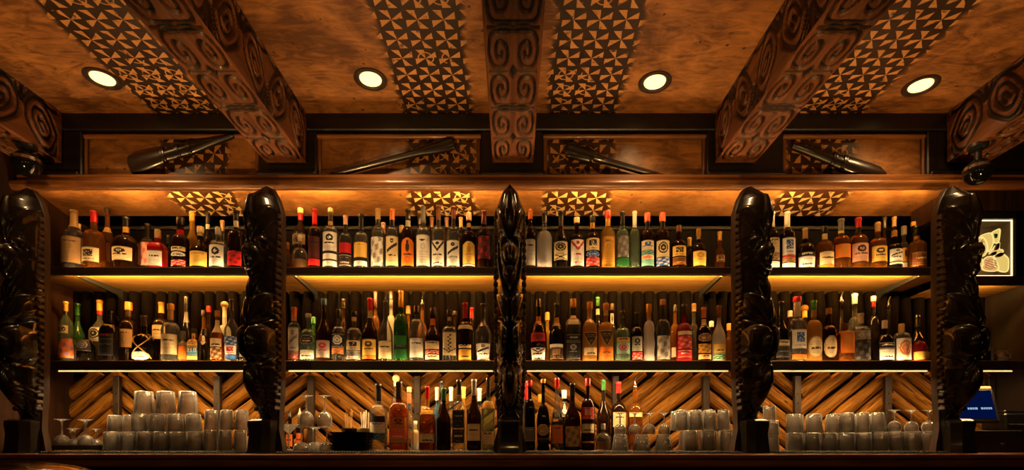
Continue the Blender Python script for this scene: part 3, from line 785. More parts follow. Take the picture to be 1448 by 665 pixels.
# ------------------------------------------------------------------ bottles
# measured rows: region | centre | width | top | row | shape | glass | cap | labels | words
REG = {'A': (80, 285, 6.652), 'B': (230, 285, 6.652), 'C': (400, 285, 6.652), 'D': (540, 285, 6.652), 'E': (730, 285, 6.652), 'F': (860, 285, 6.652), 'G': (1070, 285, 6.652), 'H': (1180, 285, 6.652),
       'I': (70, 410, 6.044), 'J': (220, 410, 6.044), 'K': (400, 410, 6.044), 'L': (540, 410, 6.044), 'M': (730, 410, 6.044), 'N': (860, 410, 6.044), 'O': (1065, 410, 6.044), 'P': (1200, 410, 6.044), 'X': (1070, 400, 3.831),
       'Q': (385, 535, 6.044), 'R': (515, 535, 6.044), 'S': (730, 535, 6.044)}
TABLE = """
A|140|200|88|f|burg|gry|T:150|T:320-570:n:N|silver-tan bottle labelled from shoulder to foot
A|205|60|225|b|tall|clr|C:70||cream-capped slim bottle
A|335|185|98|f|round|amb|R:95;K:95-150|C:425-560:s|round red-capped bottle with square cream label
A|478|130|80|b|burg|amb|D:35;T:250-300|N:380-560:b|tall long-necked amber bottle with cork
A|625|220|150|f|globe|drk|K:80;A:228-300|C:418-545:e|wide dark bottle with gold collar, cream label
A|815|125|205|m|tall|clr|K:120|P:380-600:p:R|dark-capped bottle with red floral label
A|950|145|280|f|square|red|T:70;R:405-450|W:460-603:t|squat bottle with red shoulder and white label
A|1050|85|335|b|tall|blk|K:70||small black bottle
B|165|150|165|f|tall|drk|K:60;R:275-330|C:420-460:t,W:470-512:o,R:545-600:p|dark bottle with red collar, white oval bands
B|278|150|118|b|burg|gld|A:70|A:420-590:n|tall golden frosted bottle
B|345|175|245|f|burg|drk|C:45;T:290-330|Y:462-602:n:A|bottle with white cap and yellow label
B|425|75|120|b|tall|drk|K:95;W:218-265||black-capped bottle with white neck square
B|520|150|258|f|round|clf|S:60|W:400-604:e|clear bottle with black printed white label
B|562|75|195|b|tall|clr|T:90||tall clear bottle with tan stopper
B|690|150|100|f|round|drk|K:85;S:190-250|R:462-598:p:K|dark bottle with silver collar, red label
B|812|110|380|m|tall|drk|K:60|W:465-593:e:A|bottle with white label half behind statue
C|42|60|400|m|square|amb|N:60|D:515-590:b|small amber decanter beside the second statue
C|165|140|78|b|burg|drk|C:35;R:115-180|S:300-400:c|long-necked bottle with red foil, silver label
C|158|152|330|f|dome|clr|C:50||small domed bottle half full of gold spirit
C|300|122|88|f|wine|drk|R:135;V:225-270|V:325-530:t:K,R:538-598:b|red-capsule dark bottle with red foot
C|448|148|78|f|round|clf|C:30;T:195-230|W:280-462:e,W:486-540:b,W:555-604:b|tall white-label bottle with mountain emblem
C|590|128|148|f|round|gry|P:75;K:222-300|R:385-480:p:R,D:500-600:t:W|pink-capped bottle with red emblem
C|737|140|138|f|round|clf|K:135|Y:380-522:n:A,K:525-552:b,W:556-604:b|black-necked bottle with yellow label
C|895|132|85|f|wine|clf|T:90;D:180-250|W:330-602:p:K|cork-topped bottle with busy white picture label
C|945|55|215|b|tall|clr|P:90||pink-capped slim bottle
D|97|130|90|f|wine|clr|O:90;K:180-240|C:322-602:d|orange-corked bottle with slanted black emblem
D|186|45|240|b|tall|drk|T:60||small tan-topped bottle
D|246|132|90|f|wine|drk|D:85;S:185-245|O:340-602:a:D|dark bottle with arched orange figure label
D|390|143|65|f|round|clf|M:140|W:310-602:n|grey-capped bottle with tall white label
D|533|134|60|f|round|clf|N:120;K:180-240|W:362-603:v|brown-capped bottle with bearded white label
D|673|137|65|f|round|clf|V:100;K:170-260|W:362-603:d|red-black-capped bottle with bird white label
D|818|132|118|f|round|drk|P:65;T:210-250|Y:375-586:a:A,W:592-604:b|cork-capped bottle with arched yellow label
D|960|136|100|f|wine|drk|V:120|V:322-535:p:R|dark brown-red label bottle
D|355|55|150|b|tall|drk|D:70||dim corked bottle
D|470|55|165|b|tall|drk|N:85||dim brown-corked bottle
D|610|50|168|b|tall|drk|N:80||dim oak-corked bottle
D|742|50|165|b|tall|drk|T:80||dim pale-corked bottle
E|132|112|92|f|wine|drk|O:75|S:352-600:t|orange-capped bottle with grey text label
E|265|145|120|f|round|fro|K:80;K:205-250||white frosted bottle with black cap
E|420|148|110|f|burg|blk|K:90;D:190-240|C:372-490:c:K,C:488-548:x|black bottle with round gold-ringed emblem
E|570|144|165|f|round|drk|C:42|W:355-602:v:R|bottle with red-winged white label
E|718|145|150|f|round|drk|K:55;A:205-262|C:340-455:s,B:462-518:o:C,R:520-602:p:P|bottle with blue arc and red banner label
E|862|138|100|f|wine|gld|R:65;A:165-240|A:322-590:n:N|red-capped golden yellow bottle
E|1000|124|115|f|wine|pgr|K:110|M:320-520:p:S,G:530-600:b|pale green bottle with grey-blue label
E|1112|100|110|f|wine|pgr|W:140||green-clear bottle with long white foil
F|368|132|125|f|wine|drk|U:72;Q:195-270|C:362-455:e:B,L:455-500:p,C:500-540:c:U,L:540-602:b|coral-capped bottle with teal banded label
F|510|138|122|f|wine|drk|U:72;K:195-265|C:362-520:c,B:522-602:p:W|coral-capped bottle with blue foot band
F|665|142|240|f|round|drk|N:50|Y:412-510:s,N:520-590:t:A|squat bottle with gold lettered label
F|765|60|355|b|tall|drk|Y:70||small gold-capped bottle
F|850|140|272|f|globe|drk|A:55;T:325-360|Y:462-598:e:A|dark round bottle with cream-gold label
F|1048|90|300|b|tall|amb|A:70|T:500-565:s|amber bottle half behind the fourth statue
G|50|60|300|m|tall|clf|K:80|W:500-618:b|bottle with plain white label beside fourth statue
G|146|127|118|f|wine|drk|W:128|C:336-480:n,T:482-550:p:D,W:560-618:b|long white-foiled bottle with pale green label
G|287|138|115|f|wine|drk|W:135|W:336-500:s:B,R:500-520:b,T:520-570:p,W:575-618:b|white-foiled bottle with blue picture label
G|465|170|265|f|globe|drk|T:85|K:470-508:t:W,W:510-612:t|round bottle with script over white label
G|645|150|250|f|round|amb|K:55;C:310-365|C:466-590:t,O:592-620:b|black-capped bottle with cream and orange label
G|800|158|178|f|round|amb|M:95;C:280-305|O:396-522:s:A|green-foiled bottle with orange label
G|960|165|165|f|round|amb|R:80;K:245-300|P:386-560:e|broad red-capped bottle with pale label
H|410|150|212|f|round|amb|T:75|Y:412-560:e|tan-capped bottle with yellow-cream label
H|470|60|165|b|tall|blk|K:90||tall black bottle in shade
H|562|132|290|f|round|blk|A:45|W:440-560:d:K,W:568-585:b|black bottle with white bird emblem
H|562|55|160|b|tall|drk|T:80||gold-necked dark bottle
H|655|80|245|m|tall|clr|S:70|A:432-568:s,W:575-625:b|pale-capped bottle with gold label
H|780|150|245|f|round|amb|K:80;A:330-365|N:472-600:t:Y|amber bottle with orange-brown lettering
H|742|50|205|b|tall|drk|A:30||gilt-topped dark bottle
I|140|100|115|m|burg|pgr|A:70;K:185-215|W:300-372:c|gold-corked pale bottle with round label
I|240|112|130|b|burg|grn|G:90||green burgundy bottle
I|165|148|395|f|skull|clr||O:410-580:p:B|squat dome bottle painted orange and blue
I|292|145|410|f|skull|blk||Q:420-520:c:S|squat dome bottle in shiny black
I|385|155|88|m|pear|clf|A:78;R:165-215|W:316-440:c|gold-corked bottle with red collar, white label
I|510|150|195|f|jug|blk|K:80|K:370-405:t:R,K:410-560:t:M|black jug-handled bottle
I|640|145|105|m|wine|drk|O:60;D:170-235|T:332-490:n|bottle with tall tan label behind black jug
I|790|180|230|f|bulb|blk|D:80|W:525-598:o|round black bottle with crossed gold straps
I|905|140|100|m|round|drk|A:80|C:298-420:t|bottle with ornate gold stopper
J|130|148|130|f|round|clf|A:40;T:172-262|C:375-550:t|gold-capped bottle with large cream text label
J|262|80|70|b|burg|blk|K:120;M:190-280||tall nearly black bottle
J|235|78|365|f|tall|gld|M:60|M:400-470:c,O:480-590:b|small orange bottle with grey neck
J|325|96|345|f|square|drk|K:18|Y:366-480:s:R,B:485-560:u:Y,Y:565-597:b|square bottle labelled red over bright blue
J|415|75|345|m|globe|blk|K:50|W:380-470:o:K|dark bottle with white oval
J|395|85|180|b|burg|amb|D:40||amber bottle with glowing neck
J|455|50|150|b|tall|drk|R:45||red-capped bottle in the shade
J|528|108|190|f|burg|amb|A:40;C:262-372|C:412-485:t,N:490-590:p:C|gold-capped bottle with cream neck label
J|590|85|160|b|square|fro|C:75||cream square bottle with round stopper
J|652|122|95|f|pear|clr|K:90;A:120-145|B:395-470:p:W,W:472-550:s:R,B:555-590:b|clear bottle with blue and white label
J|765|100|195|f|cone|clr|S:45|K:465-570:s:S|clear tapering bottle with dark label
K|97|100|165|f|tall|clf|O:80;T:245-270|S:320-590:d:M,R:520-590:p:P|orange-topped bottle with slanting pale label
K|228|136|215|f|round|pgr|W:25|K:385-465:o:W,W:512-590:t|pale green bottle with wavy black emblem
K|262|60|245|b|tall|grn|G:50||dark green bottle
K|348|134|88|f|burg|drk|B:45|S:430-578:e:R|long-necked brown bottle with blue-silver cap
K|472|122|180|f|round|clr|K:60|K:376-490:c:W,O:495-548:p:C|black-labelled bottle with white swirl
K|520|50|90|b|tall|drk|D:70||pourer-topped dark bottle
K|603|136|195|f|round|clf|K:35;C:235-270|C:430-515:s,M:520-590:t:W|clear bottle with cream over grey label
K|748|136|85|f|burg|drk|R:95;C:180-245|Y:420-560:e,O:562-590:b|red-tipped dark bottle with cream foil
K|792|70|28|b|tall|amb|V:122||tall bottle with rust-red cap
K|880|128|90|f|burg|clf|M:100|C:435-588:t|clear bottle with steel pourer
K|925|70|25|b|tall|fro|D:60||grey square-shouldered bottle
K|1010|128|22|f|gin|grn|A:128|G:390-470:b,D:472-500:t:M,G:505-590:b|bright green bottle with tall gold cap
K|1072|55|150|b|tall|amb|T:60||cork-topped amber bottle
L|295|132|150|f|dome2|clf|K:50|W:410-578:t|round-shouldered clear bottle with white label
L|345|90|115|b|globe|amb|S:75||round amber bottle with steel pourer
L|433|142|165|f|burg|drk|K:60;O:250-305|C:436-506:n,R:512-545:p:W,C:550-594:t|dark bottle with orange collar, layered label
L|577|124|185|f|square|clr|K:45;C:235-265|C:360-562:z|clear square bottle with upright script label
L|622|45|195|b|tall|drk|K:25||black-gold-capped bottle
L|712|124|125|f|round|drk|R:122;C:312-345|C:466-495:t,A:505-597:t|red-capsule bottle with orange-gold label
L|768|45|165|b|tall|drk|R:80||red-capped dark bottle
L|865|148|130|f|pear|clr|K:75;Q:205-318|W:455-596:d|blue-necked bottle with tilted white label
M|190|148|90|f|bulb|drk|D:60;O:230-305|R:362-440:c:V,W:492-596:v|dark bottle with round red seal
M|266|60|205|b|tall|gld|A:60||slim gold-topped bottle
M|345|132|130|f|burg|blk|K:100;A:240-315|W:462-490:b,D:492-590:s:T|dark bottle with gold neck foil
M|490|130|90|f|square|gry|A:65;C:225-310|K:380-440:t:S,K:445-590:e:S|gold-capped square bottle with black label
M|625|130|115|f|round|gld|A:50;T:165-280|K:360-478:w:T,C:490-560:t|golden bottle with black shield label
M|767|132|128|f|round|gld|A:50;C:175-225|D:345-478:w:T,O:482-592:t:N|golden bottle with shield over orange label
M|697|70|75|b|burg|blk|G:70;C:165-215||dark bottle with cream collar
M|818|75|130|b|tall|drk|D:50|S:195-290:c|dark bottle with round pale label
N|122|132|195|f|round|pgr|K:35;M:230-250|A:405-440:t,L:442-546:c:R|pale green bottle with gold-banded label
N|247|100|205|f|wine|blk|K:90|S:396-525:e,R:530-596:p:S|black wine bottle with grey-red label
N|348|104|135|f|wavy|fro|A:60;A:195-250||sculpted frosted bottle with gold cap
N|465|128|95|f|round|gry|N:40|S:390-592:p:K|cork-topped bottle with picture label
N|570|80|140|b|round|amb|K:50|W:492-575:b|amber bottle with white lower label
N|650|134|140|f|round|red|K:70|C:350-382:b,R:390-500:p:P,R:515-575:t:W|vivid red bottle with white lettering
N|732|70|130|b|tall|clr|T:60||slim pale-pink bottle with tall neck
N|817|122|165|f|round|drk|O:78;C:255-305|N:370-440:o:C,A:460-540:p:D,T:550-592:t|orange-capped bottle with gold emblem label
N|882|60|280|b|globe|drk|W:40||dark round bottle with pale cap
N|946|112|150|f|burg|fro|N:92|Y:456-540:t,G:548-592:p:W|champagne-shaped bottle with yellow label
N|1032|60|300|b|tall|amb|A:50||amber bottle edging behind the fourth statue
O|118|96|270|f|round|blk|T:40|P:415-572:p:V|dark bottle with patterned red-pink label
O|255|136|115|f|burg|blk|K:130|C:426-476:t,K:480-575:t:M|long-necked dark bottle with narrow cream label
O|315|65|190|b|tall|drk|S:45||pale-capped dark bottle
O|375|148|70|f|tall|clf|R:35;W:105-235|W:336-500:s:B,O:550-592:p|white-necked bottle with blue portrait label
O|440|60|190|b|globe|drk|A:50||gold-ball-topped bottle
O|515|132|105|f|round|gld|G:70;A:175-235|C:395-570:o|green-tipped bottle with cream oval label
O|645|120|170|f|round|drk|A:40|C:390-576:o|dark bottle with cream oval label
O|752|45|90|b|tall|blk|S:30||pourer-topped black bottle
O|790|118|300|f|square|amb|V:50|O:362-540:e:A|bottle with solid orange label
O|868|100|48|b|tall|clr|W:75||tall bottle with white cap
O|922|138|215|f|round|clr|W:72|M:345-420:c:S,K:428-590:p:M|clear bottle with round seal over dark label
P|212|90|65|b|wine|blk|W:35;R:100-150||red-foiled dark bottle with white cap
P|314|142|272|f|globe|blk|W:60|K:448-500:t:W,W:502-596:t|black bottle with white lower label
P|340|35|135|b|tall|blk|S:20||slim pourer-topped bottle
P|455|138|302|f|dome2|clf|C:65|W:410-596:c:O|cream-stoppered bottle with orange sun label
P|600|120|230|m|burg|blk|K:90||nearly black bottle behind low red one
P|618|140|430|f|skull|red||Y:525-594:b|low glowing red bottle with yellow label
P|708|62|490|f|square|clr|K:12||small square clear bottle beside the last statue
X|1165|30|282|m|round|blk|K:20|S:285-370:b|bottle half hidden by the last statue
X|1218|78|180|f|wine|blk|K:60|S:286-370:e|black wine bottle with grey label, niche bay
R|122|150|65|f|round|clf|K:135|K:325-375:b,W:377-470:n:B,B:472-525:p:L|long black-necked bottle with blue-white label
R|298|160|45|f|square|amb|K:140|O:335-430:e:N,U:430-525:t,T:530-550:b|square amber bottle with orange label
R|272|90|35|b|dome2|clr|C:35||clear bottle with ball stopper
R|384|80|88|m|burg|clf|T:35;U:130-215;Q:220-255||bottle with orange-white neck and blue collar
R|425|70|375|m2|square|fro|W:20|T:410-560:b|low beige bottle behind orange label
R|540|146|85|f|dome|amb|R:95;A:180-310|C:475-552:t|round amber bottle with red-gold waxed neck
R|500|110|250|b|round|clr|T:45||stout clear bottle
R|615|88|85|b|globe|blu|W:100||blue-white-necked bottle
R|685|126|100|f|burg|drk|G:90||tall unlabelled brown bottle with green neck
R|662|60|35|b|tall|drk|K:90||black-capped bottle behind brown one
R|742|50|90|b|tall|clr|W:105||white-capped slim bottle
R|806|112|30|f|square|clr|K:115|K:270-430:t:S,D:435-560:t:C|clear bottle with black cap and label
R|850|55|88|m3|tall|gld|Y:85||yellow-capped bottle
R|938|128|25|f|burg|drk|S:125;K:150-190|C:390-536:t|dark red bottle with silver-ringed neck
R|985|50|100|m3|tall|clr|W:95||white-necked slim bottle
R|1060|112|15|f|round|pgr|D:130;A:200-262|C:455-572:n|pale bottle with gold neck label
S|115|94|30|f|wine|blk|R:48|M:420-540:n|slender black bottle with red cap
S|82|40|40|m|tall|clr|R:145||bottle with long red capsule
S|235|116|22|f|bulb|blk|A:22;D:125-150|T:395-490:o:W,N:510-530:b|dark bottle with gold oval emblem
S|205|90|150|m|round|gld|A:60||golden bottle behind dark one
S|355|122|15|f|cone|clf|R:70|K:290-350:s:S,K:370-395:b,O:400-560:n:N|tall tapered bottle with red cap, amber foot
S|410|100|115|m2|globe|blk|W:60|K:200-330:c:W|black bottle with round white emblem
S|492|148|62|f|burg|drk|K:85|T:412-585:p:D|black-capped bottle with large tan label
S|612|124|15|f|round|drk|R:55|R:250-350:s:P,C:390-470:t,T:540-555:b|dark bottle with red-topped label
S|745|118|25|m4|burg|drk|G:80||brown bottle with blue-green cap
S|875|128|45|m4|round|drk|R:85|C:290-420:t|red-foiled dark bottle with cream label
S|1015|130|60|m4|round|amb|S:80|C:292-330:b|amber bottle with chrome pourer
S|720|140|400|f|dome|clr|S:40||small round flask half full of gold spirit
"""
SHAPES = {  # shoulder, neck base, neck ratio, section exponent
 'wine': (.60, .74, .34, 2), 'burg': (.46, .74, .30, 2), 'tall': (.58, .70, .40, 2), 'round': (.58, .71, .30, 2), 'globe': (.50, .70, .24, 2),
 'square': (.60, .72, .32, 5), 'dome': (.42, .70, .22, 2), 'dome2': (.62, .80, .30, 2), 'skull': (.45, .96, .30, 2), 'pear': (.52, .74, .26, 2),
 'jug': (.62, .78, .26, 2.6), 'bulb': (.40, .66, .24, 2), 'cone': (.30, .80, .26, 2), 'gin': (.52, .70, .30, 3), 'wavy': (.58, .74, .34, 2)}
def profile(shape, h, r, sh=None):
    s, n, k, e = SHAPES[shape]
    if sh is not None:
        s2 = min(max(s, sh), .78); n = min(.93, s2 + (n-s)*(1-s2)/(1-s)); s = s2
    R = lambda t_: 1.0
    P = [(r*.86, 0.0), (r*.96, .004), (r, .012)]
    nb = 8
    for i in range(1, nb+1):
        f = i/nb; z = .012 + (s*h-.012)*f; q = 1.0
        if shape == 'pear': q = .72 + .28*math.sin(min(1, f*1.05)*PI/2)
        if shape == 'bulb': q = .80 + .20*math.sin(f*PI*.62)
        if shape == 'globe': q = .90 + .10*math.sin(f*PI*.60)
        if shape == 'cone': q = 1 - .06*f
        if shape == 'wavy': q = .93 + .07*math.cos(f*PI*3.5)
        if shape == 'skull': q = .86 + .14*math.sin(f*PI*.7)
        P.append((r*q, z))
    r1 = P[-1][0]; rn = r*k if shape != 'skull' else r*.25
    rn = max(rn, .0105) if h > .16 else rn
    rn = min(rn, .019)
    nsn = 12
    for i in range(1, nsn+1):
        f = i/nsn; z = (s + (n-s)*f)*h
        if shape in ('wine', 'round', 'square', 'gin', 'jug', 'dome2', 'tall', 'wavy'):
            q = math.sqrt(max(0, 1-f**2.2)) if f < 1 else 0; q = q*.85 + .15*(1-f)**1.0
        elif shape in ('globe', 'dome', 'skull', 'bulb'):
            q = math.sqrt(max(0, 1-f*f))*.9 + .1*(1-f)
        else:
            q = (.5+.5*math.cos(f*PI))**.85
        P.append((rn + (r1-rn)*q, z))
    if shape != 'skull':
        for f in (.25, .5, .75, .93): P.append((rn*(1-.06*f), (n+(1-n)*f)*h))
        P += [(rn*1.06, h*(1-.012)), (rn*1.0, h)]
    else: P += [(rn*.6, h*.985), (.002, h)]
    return P, e
def prof_r(P, z):
    zs = [p[1] for p in P]; rs = [p[0] for p in P]
    return float(np.interp(z, zs, rs))
INK = {'W': 'K', 'C': 'D', 'Y': 'D', 'O': 'D', 'R': 'W', 'B': 'W', 'K': 'W', 'G': 'T', 'T': 'D', 'S': 'K', 'D': 'T', 'N': 'C', 'P': 'D', 'L': 'Q', 'V': 'R', 'A': 'D', 'Q': 'S', 'U': 'C', 'M': 'S'}
def design(code, nu, nv, paper, ink, rg):
    """colour per cell, None where the label has no paper"""
    g = [[paper]*nu for _ in range(nv)]
    frame = tuple(p*.6+i*.4 for p, i in zip(paper, ink)); soft = tuple(p*.72+i*.28 for p, i in zip(paper, ink))
    def text(v0, rows, dens=.72, c=ink, a=.12, b=.88):
        for q in range(rows):
            if not 0 <= v0+q < nv: continue
            inset = rg.uniform(0, .14)
            for u in range(nu):
                f = (u+.5)/nu
                if a+inset < f < b-inset and rg.random() < dens: g[v0+q][u] = c
    def lines(v0, v1, c=soft, step=3):
        v = v0
        while v < v1: text(v, 1, .8, c); v += step
    def disc(cu, cv, ru, rv, c, hole=0.0, c2=None):
        for v in range(nv):
            for u in range(nu):
                d = math.hypot(((u+.5)/nu-cu)/ru, ((v+.5)/nv-cv)/rv)
                if d < 1: g[v][u] = (c if d > hole else (c2 or paper))
    if code == 't':
        for k_ in range(max(1, nv//5)):
            v = int((k_+.5)*nv/max(1, nv//5)); big = k_ == max(0, nv//5-2)
            text(v, 2 if big else 1, .78 if big else .62, ink if big else soft)
    elif code == 'n':
        text(int(nv*.80), 2, .75); disc(.5, .62, .16, .10, soft, .5); lines(int(nv*.10), int(nv*.50), soft, 3)
    elif code == 'e':
        disc(.5, .70, .24, .18, ink, .45, paper); text(int(nv*.40), 2, .8); lines(int(nv*.10), int(nv*.34), soft, 2)
        for _ in range(nu//2): g[min(nv-1, int(nv*rg.uniform(.58, .82)))][int(nu*rg.uniform(.34, .66))] = ink
    elif code == 's':
        for v in range(nv):
            for u in range(nu):
                if .26 < (u+.5)/nu < .74 and .36 < (v+.5)/nv < .86 and rg.random() < .86: g[v][u] = ink
        text(int(nv*.18), 1, .7)
    elif code == 'c':
        disc(.5, .56, .34, .34, ink, 0); disc(.5, .56, .25, .25, paper, 0); disc(.5, .56, .20, .20, ink, .35, soft); text(int(nv*.12), 1, .6, soft)
    elif code == 'd':
        for v in range(nv):
            for u in range(nu):
                a_, b_ = (u+.5)/nu, (v+.5)/nv
                if abs((b_-.62)-(a_-.5)*.35) < .055 and .12 < a_ < .88: g[v][u] = ink
        disc(.5, .84, .12, .08, ink, .3); text(int(nv*.34), 2, .7); lines(int(nv*.06), int(nv*.26), soft, 3)
    elif code == 'v':
        for v in range(nv):
            for u in range(nu):
                a_, b_ = abs((u+.5)/nu-.5), (v+.5)/nv
                if abs(b_-(.62+a_*.75)) < .06: g[v][u] = ink
        disc(.5, .88, .12, .07, ink); text(int(nv*.44), 2, .8); text(int(nv*.28), 1, .6, soft); text(int(nv*.10), 2, .5, ink)
    elif code == 'w':
        for v in range(nv):
            for u in range(nu):
                a_, b_ = abs((u+.5)/nu-.5), (v+.5)/nv
                lim = .5*min(1, (b_*1.15)**.7)
                if a_ > lim: g[v][u] = None
                elif a_ > lim-.07 or b_ > .94: g[v][u] = ink
        text(int(nv*.62), 2, .7, soft); text(int(nv*.80), 1, .7, ink); disc(.5, .36, .1, .1, soft)
    elif code == 'o':
        for v in range(nv):
            for u in range(nu):
                d = math.hypot(((u+.5)/nu-.5)/.5, ((v+.5)/nv-.5)/.5)
                if d > 1.02: g[v][u] = None
                elif d > .90: g[v][u] = frame
        text(int(nv*.40), max(1, nv//8), .85, ink, .14, .86); lines(int(nv*.60), int(nv*.84), soft, 3); text(int(nv*.22), 1, .6, soft, .25, .75)
    elif code == 'a':
        for v in range(nv):
            for u in range(nu):
                a_, b_ = abs((u+.5)/nu-.5), (v+.5)/nv
                if b_ > 1-.16*(a_/.5)**2: g[v][u] = None
        disc(.5, .66, .15, .16, ink, 0); disc(.5, .86, .08, .05, ink); text(int(nv*.40), 2, .7); disc(.5, .22, .2, .12, soft, .6)
    elif code == 'x':
        for v in range(nv):
            for u in range(nu):
                a_, b_ = (u+.5)/nu, (v+.5)/nv
                if abs(a_-b_) < .08 or abs(a_+b_-1) < .08: g[v][u] = ink
    elif code == 'z':
        for v in range(nv):
            for u in range(nu):
                a_, b_ = (u+.5)/nu, (v+.5)/nv
                if .12 < b_ < .92 and abs(a_-.5-.10*math.sin(b_*38)) < .07: g[v][u] = ink
                if abs(b_-.16-abs(a_-.5)*.3) < .02: g[v][u] = ink
    elif code == 'u':
        for v in range(int(nv*.05), int(nv*.55)):
            for u in range(nu): g[v][u] = lin((.25, .62, .78))
        F3 = ('111001111100111', '010110010010111', '111101101101111'); s3 = max(1, nu//14); u0 = (nu-11*s3)//2; v0 = int(nv*.45)
        for k_, bm in enumerate(F3):
            for r_ in range(5*s3):
                for q_ in range(3*s3):
                    vv = v0+5*s3-1-r_; uu = u0+k_*4*s3+q_
                    if bm[(r_//s3)*3+q_//s3] == '1' and 0 <= vv < nv and 0 <= uu < nu: g[vv][uu] = ink
    elif code == 'p':
        for v in range(nv):
            for u in range(nu):
                a_, b_ = (u+.5)/nu, (v+.5)/nv
                w = math.sin(a_*11+rg.uniform(-.6, .6)+b_*3)*math.cos(b_*13-a_*4)
                if w > .30: g[v][u] = tuple(p*.35+i_*.65 for p, i_ in zip(paper, ink))
                elif w > .02: g[v][u] = soft
    if code not in ('b', 'o', 'w', 'p', 'a') and nv > 6:
        for u in range(nu): g[0][u] = frame; g[nv-1][u] = frame
    return g
def label_mesh(P, e, z0, z1, paper, code, ink, rg, half=1.02):
    zc = z1-z0
    r = prof_r(P, (z0+z1)/2)
    nu = max(10, min(30, int(2*half*r/.0042))); nv = max(2, min(34, int(zc/.0042)))
    g = design(code, nu, nv, paper, ink, rg); m = MB(); vs = []
    def pt(u, v):
        a = -PI/2 + (u/nu*2-1)*half; z = z0+zc*v/nv; rr = prof_r(P, z)+.0009
        c, d = math.cos(a), math.sin(a); q = 1.0
        if e != 2: q = 1.0/(abs(c)**e+abs(d)**e)**(1.0/e)
        return (rr*q*c, rr*q*d, z)
    for v in range(nv+1):
        for u in range(nu+1): vs.append(pt(u, v))
    fs = []; cs = []
    for v in range(nv):
        for u in range(nu):
            if g[v][u] is None: continue
            a = v*(nu+1)+u; fs.append((a, a+1, a+nu+2, a+nu+1)); cs.append(g[v][u])
    m.add(vs, fs, cs); return m
ROWY = {'f': .045, 'm': .115, 'b': .195, 'm2': .130, 'm3': .150, 'm4': .20}
SHELFZ = {}
for k_ in 'ABCDEFGH': SHELFZ[k_] = (SH1-.0118, 'top shelf')
for k_ in 'IJKLMNOPX': SHELFZ[k_] = (SH2-.0118, 'middle shelf')
for k_ in 'QRS': SHELFZ[k_] = (MT, 'back counter')
recs = []
for line in TABLE.strip().splitlines():
    reg, xc, w, top, row, shp, gl, cap, labs, words_ = line.split('|')
    x0, y0, s_ = REG[reg]; zb, where = SHELFZ[reg]
    lvl = 'C' if where == 'back counter' else ('T' if where == 'top shelf' else 'M')
    Y = (2.92 if lvl == 'C' else 2.992) + ROWY[row]
    if lvl == 'T' and row == 'b': Y += .03
    px = x0+float(xc)/s_; x = wx(px, Y); r = float(w)/s_/F*Y/2*.985
    py = y0+float(top)/s_; zt_ = wz(py, Y)
    recs.append(dict(x=x, Y=Y, r=r, h=zt_-zb, zb=zb, lvl=lvl, row=row, shp=shp, gl=gl, cap=cap, labs=labs, words=words_, zy=lambda q, Yq, y0=y0, s_=s_: wz(y0+q/s_, Yq), px=px, where=where, s=s_))
# bottles do not share space: ease the radii, nudge neighbours of the front row apart and set the others further back
EFF = {'square': 1.13, 'gin': 1.05, 'jug': 1.06}
LIM = {'T': 3.44, 'M': 3.325, 'C': 3.27}
def clampY(q):
    lo_ = 2.9945 if q['lvl'] != 'C' else 2.865
    q['Y'] = min(max(q['Y'], lo_+q['r']), LIM[q['lvl']]-q['r'])
for q in recs: clampY(q)
for it in range(200):
    moved = False
    for i in range(len(recs)):
        for j in range(i+1, len(recs)):
            a, b = recs[i], recs[j]
            if a['lvl'] != b['lvl']: continue
            dx, dy = b['x']-a['x'], b['Y']-a['Y']; d = math.hypot(dx, dy); need = a['r']*EFF.get(a['shp'], 1)+b['r']*EFF.get(b['shp'], 1)+.003
            if d < need:
                moved = True; p = (need-d)*.3; sg = 1 if dx >= 0 else -1
                if a['row'] == 'f' and b['row'] == 'f':
                    a['x'] -= sg*p*.6; b['x'] += sg*p*.6
                    if it > 6: a['r'] *= .992; b['r'] *= .992
                else:
                    mv = [q for q in (a, b) if q['row'] != 'f']
                    for q in mv: q['r'] *= .994
                    back = max(mv, key=lambda q: q['Y']); back['Y'] += p*1.5
                    if it > 10:
                        o_ = a if back is b else b; s2 = 1 if back['x'] >= o_['x'] else -1; back['x'] += s2*p*.8
                clampY(a); clampY(b)
    if not moved: break
def bay_of(px):
    for i, b in enumerate((381, 721, 1057, 1345)):
        if px < b: return NTH[i]
    return 'niche'
cnt = {}
for q in sorted(recs, key=lambda k_: k_['px']):
    key = (q['lvl'], q['row'] == 'f', bay_of(q['px'])); cnt[key] = cnt.get(key, 0)+1
    q['label'] = '%s, %s in %s row, %s bay, %s' % (q['words'], NTH[cnt[key]-1], 'front' if q['row'] == 'f' else 'rear', bay_of(q['px']), q['where'])
def dome_stopper(h): return
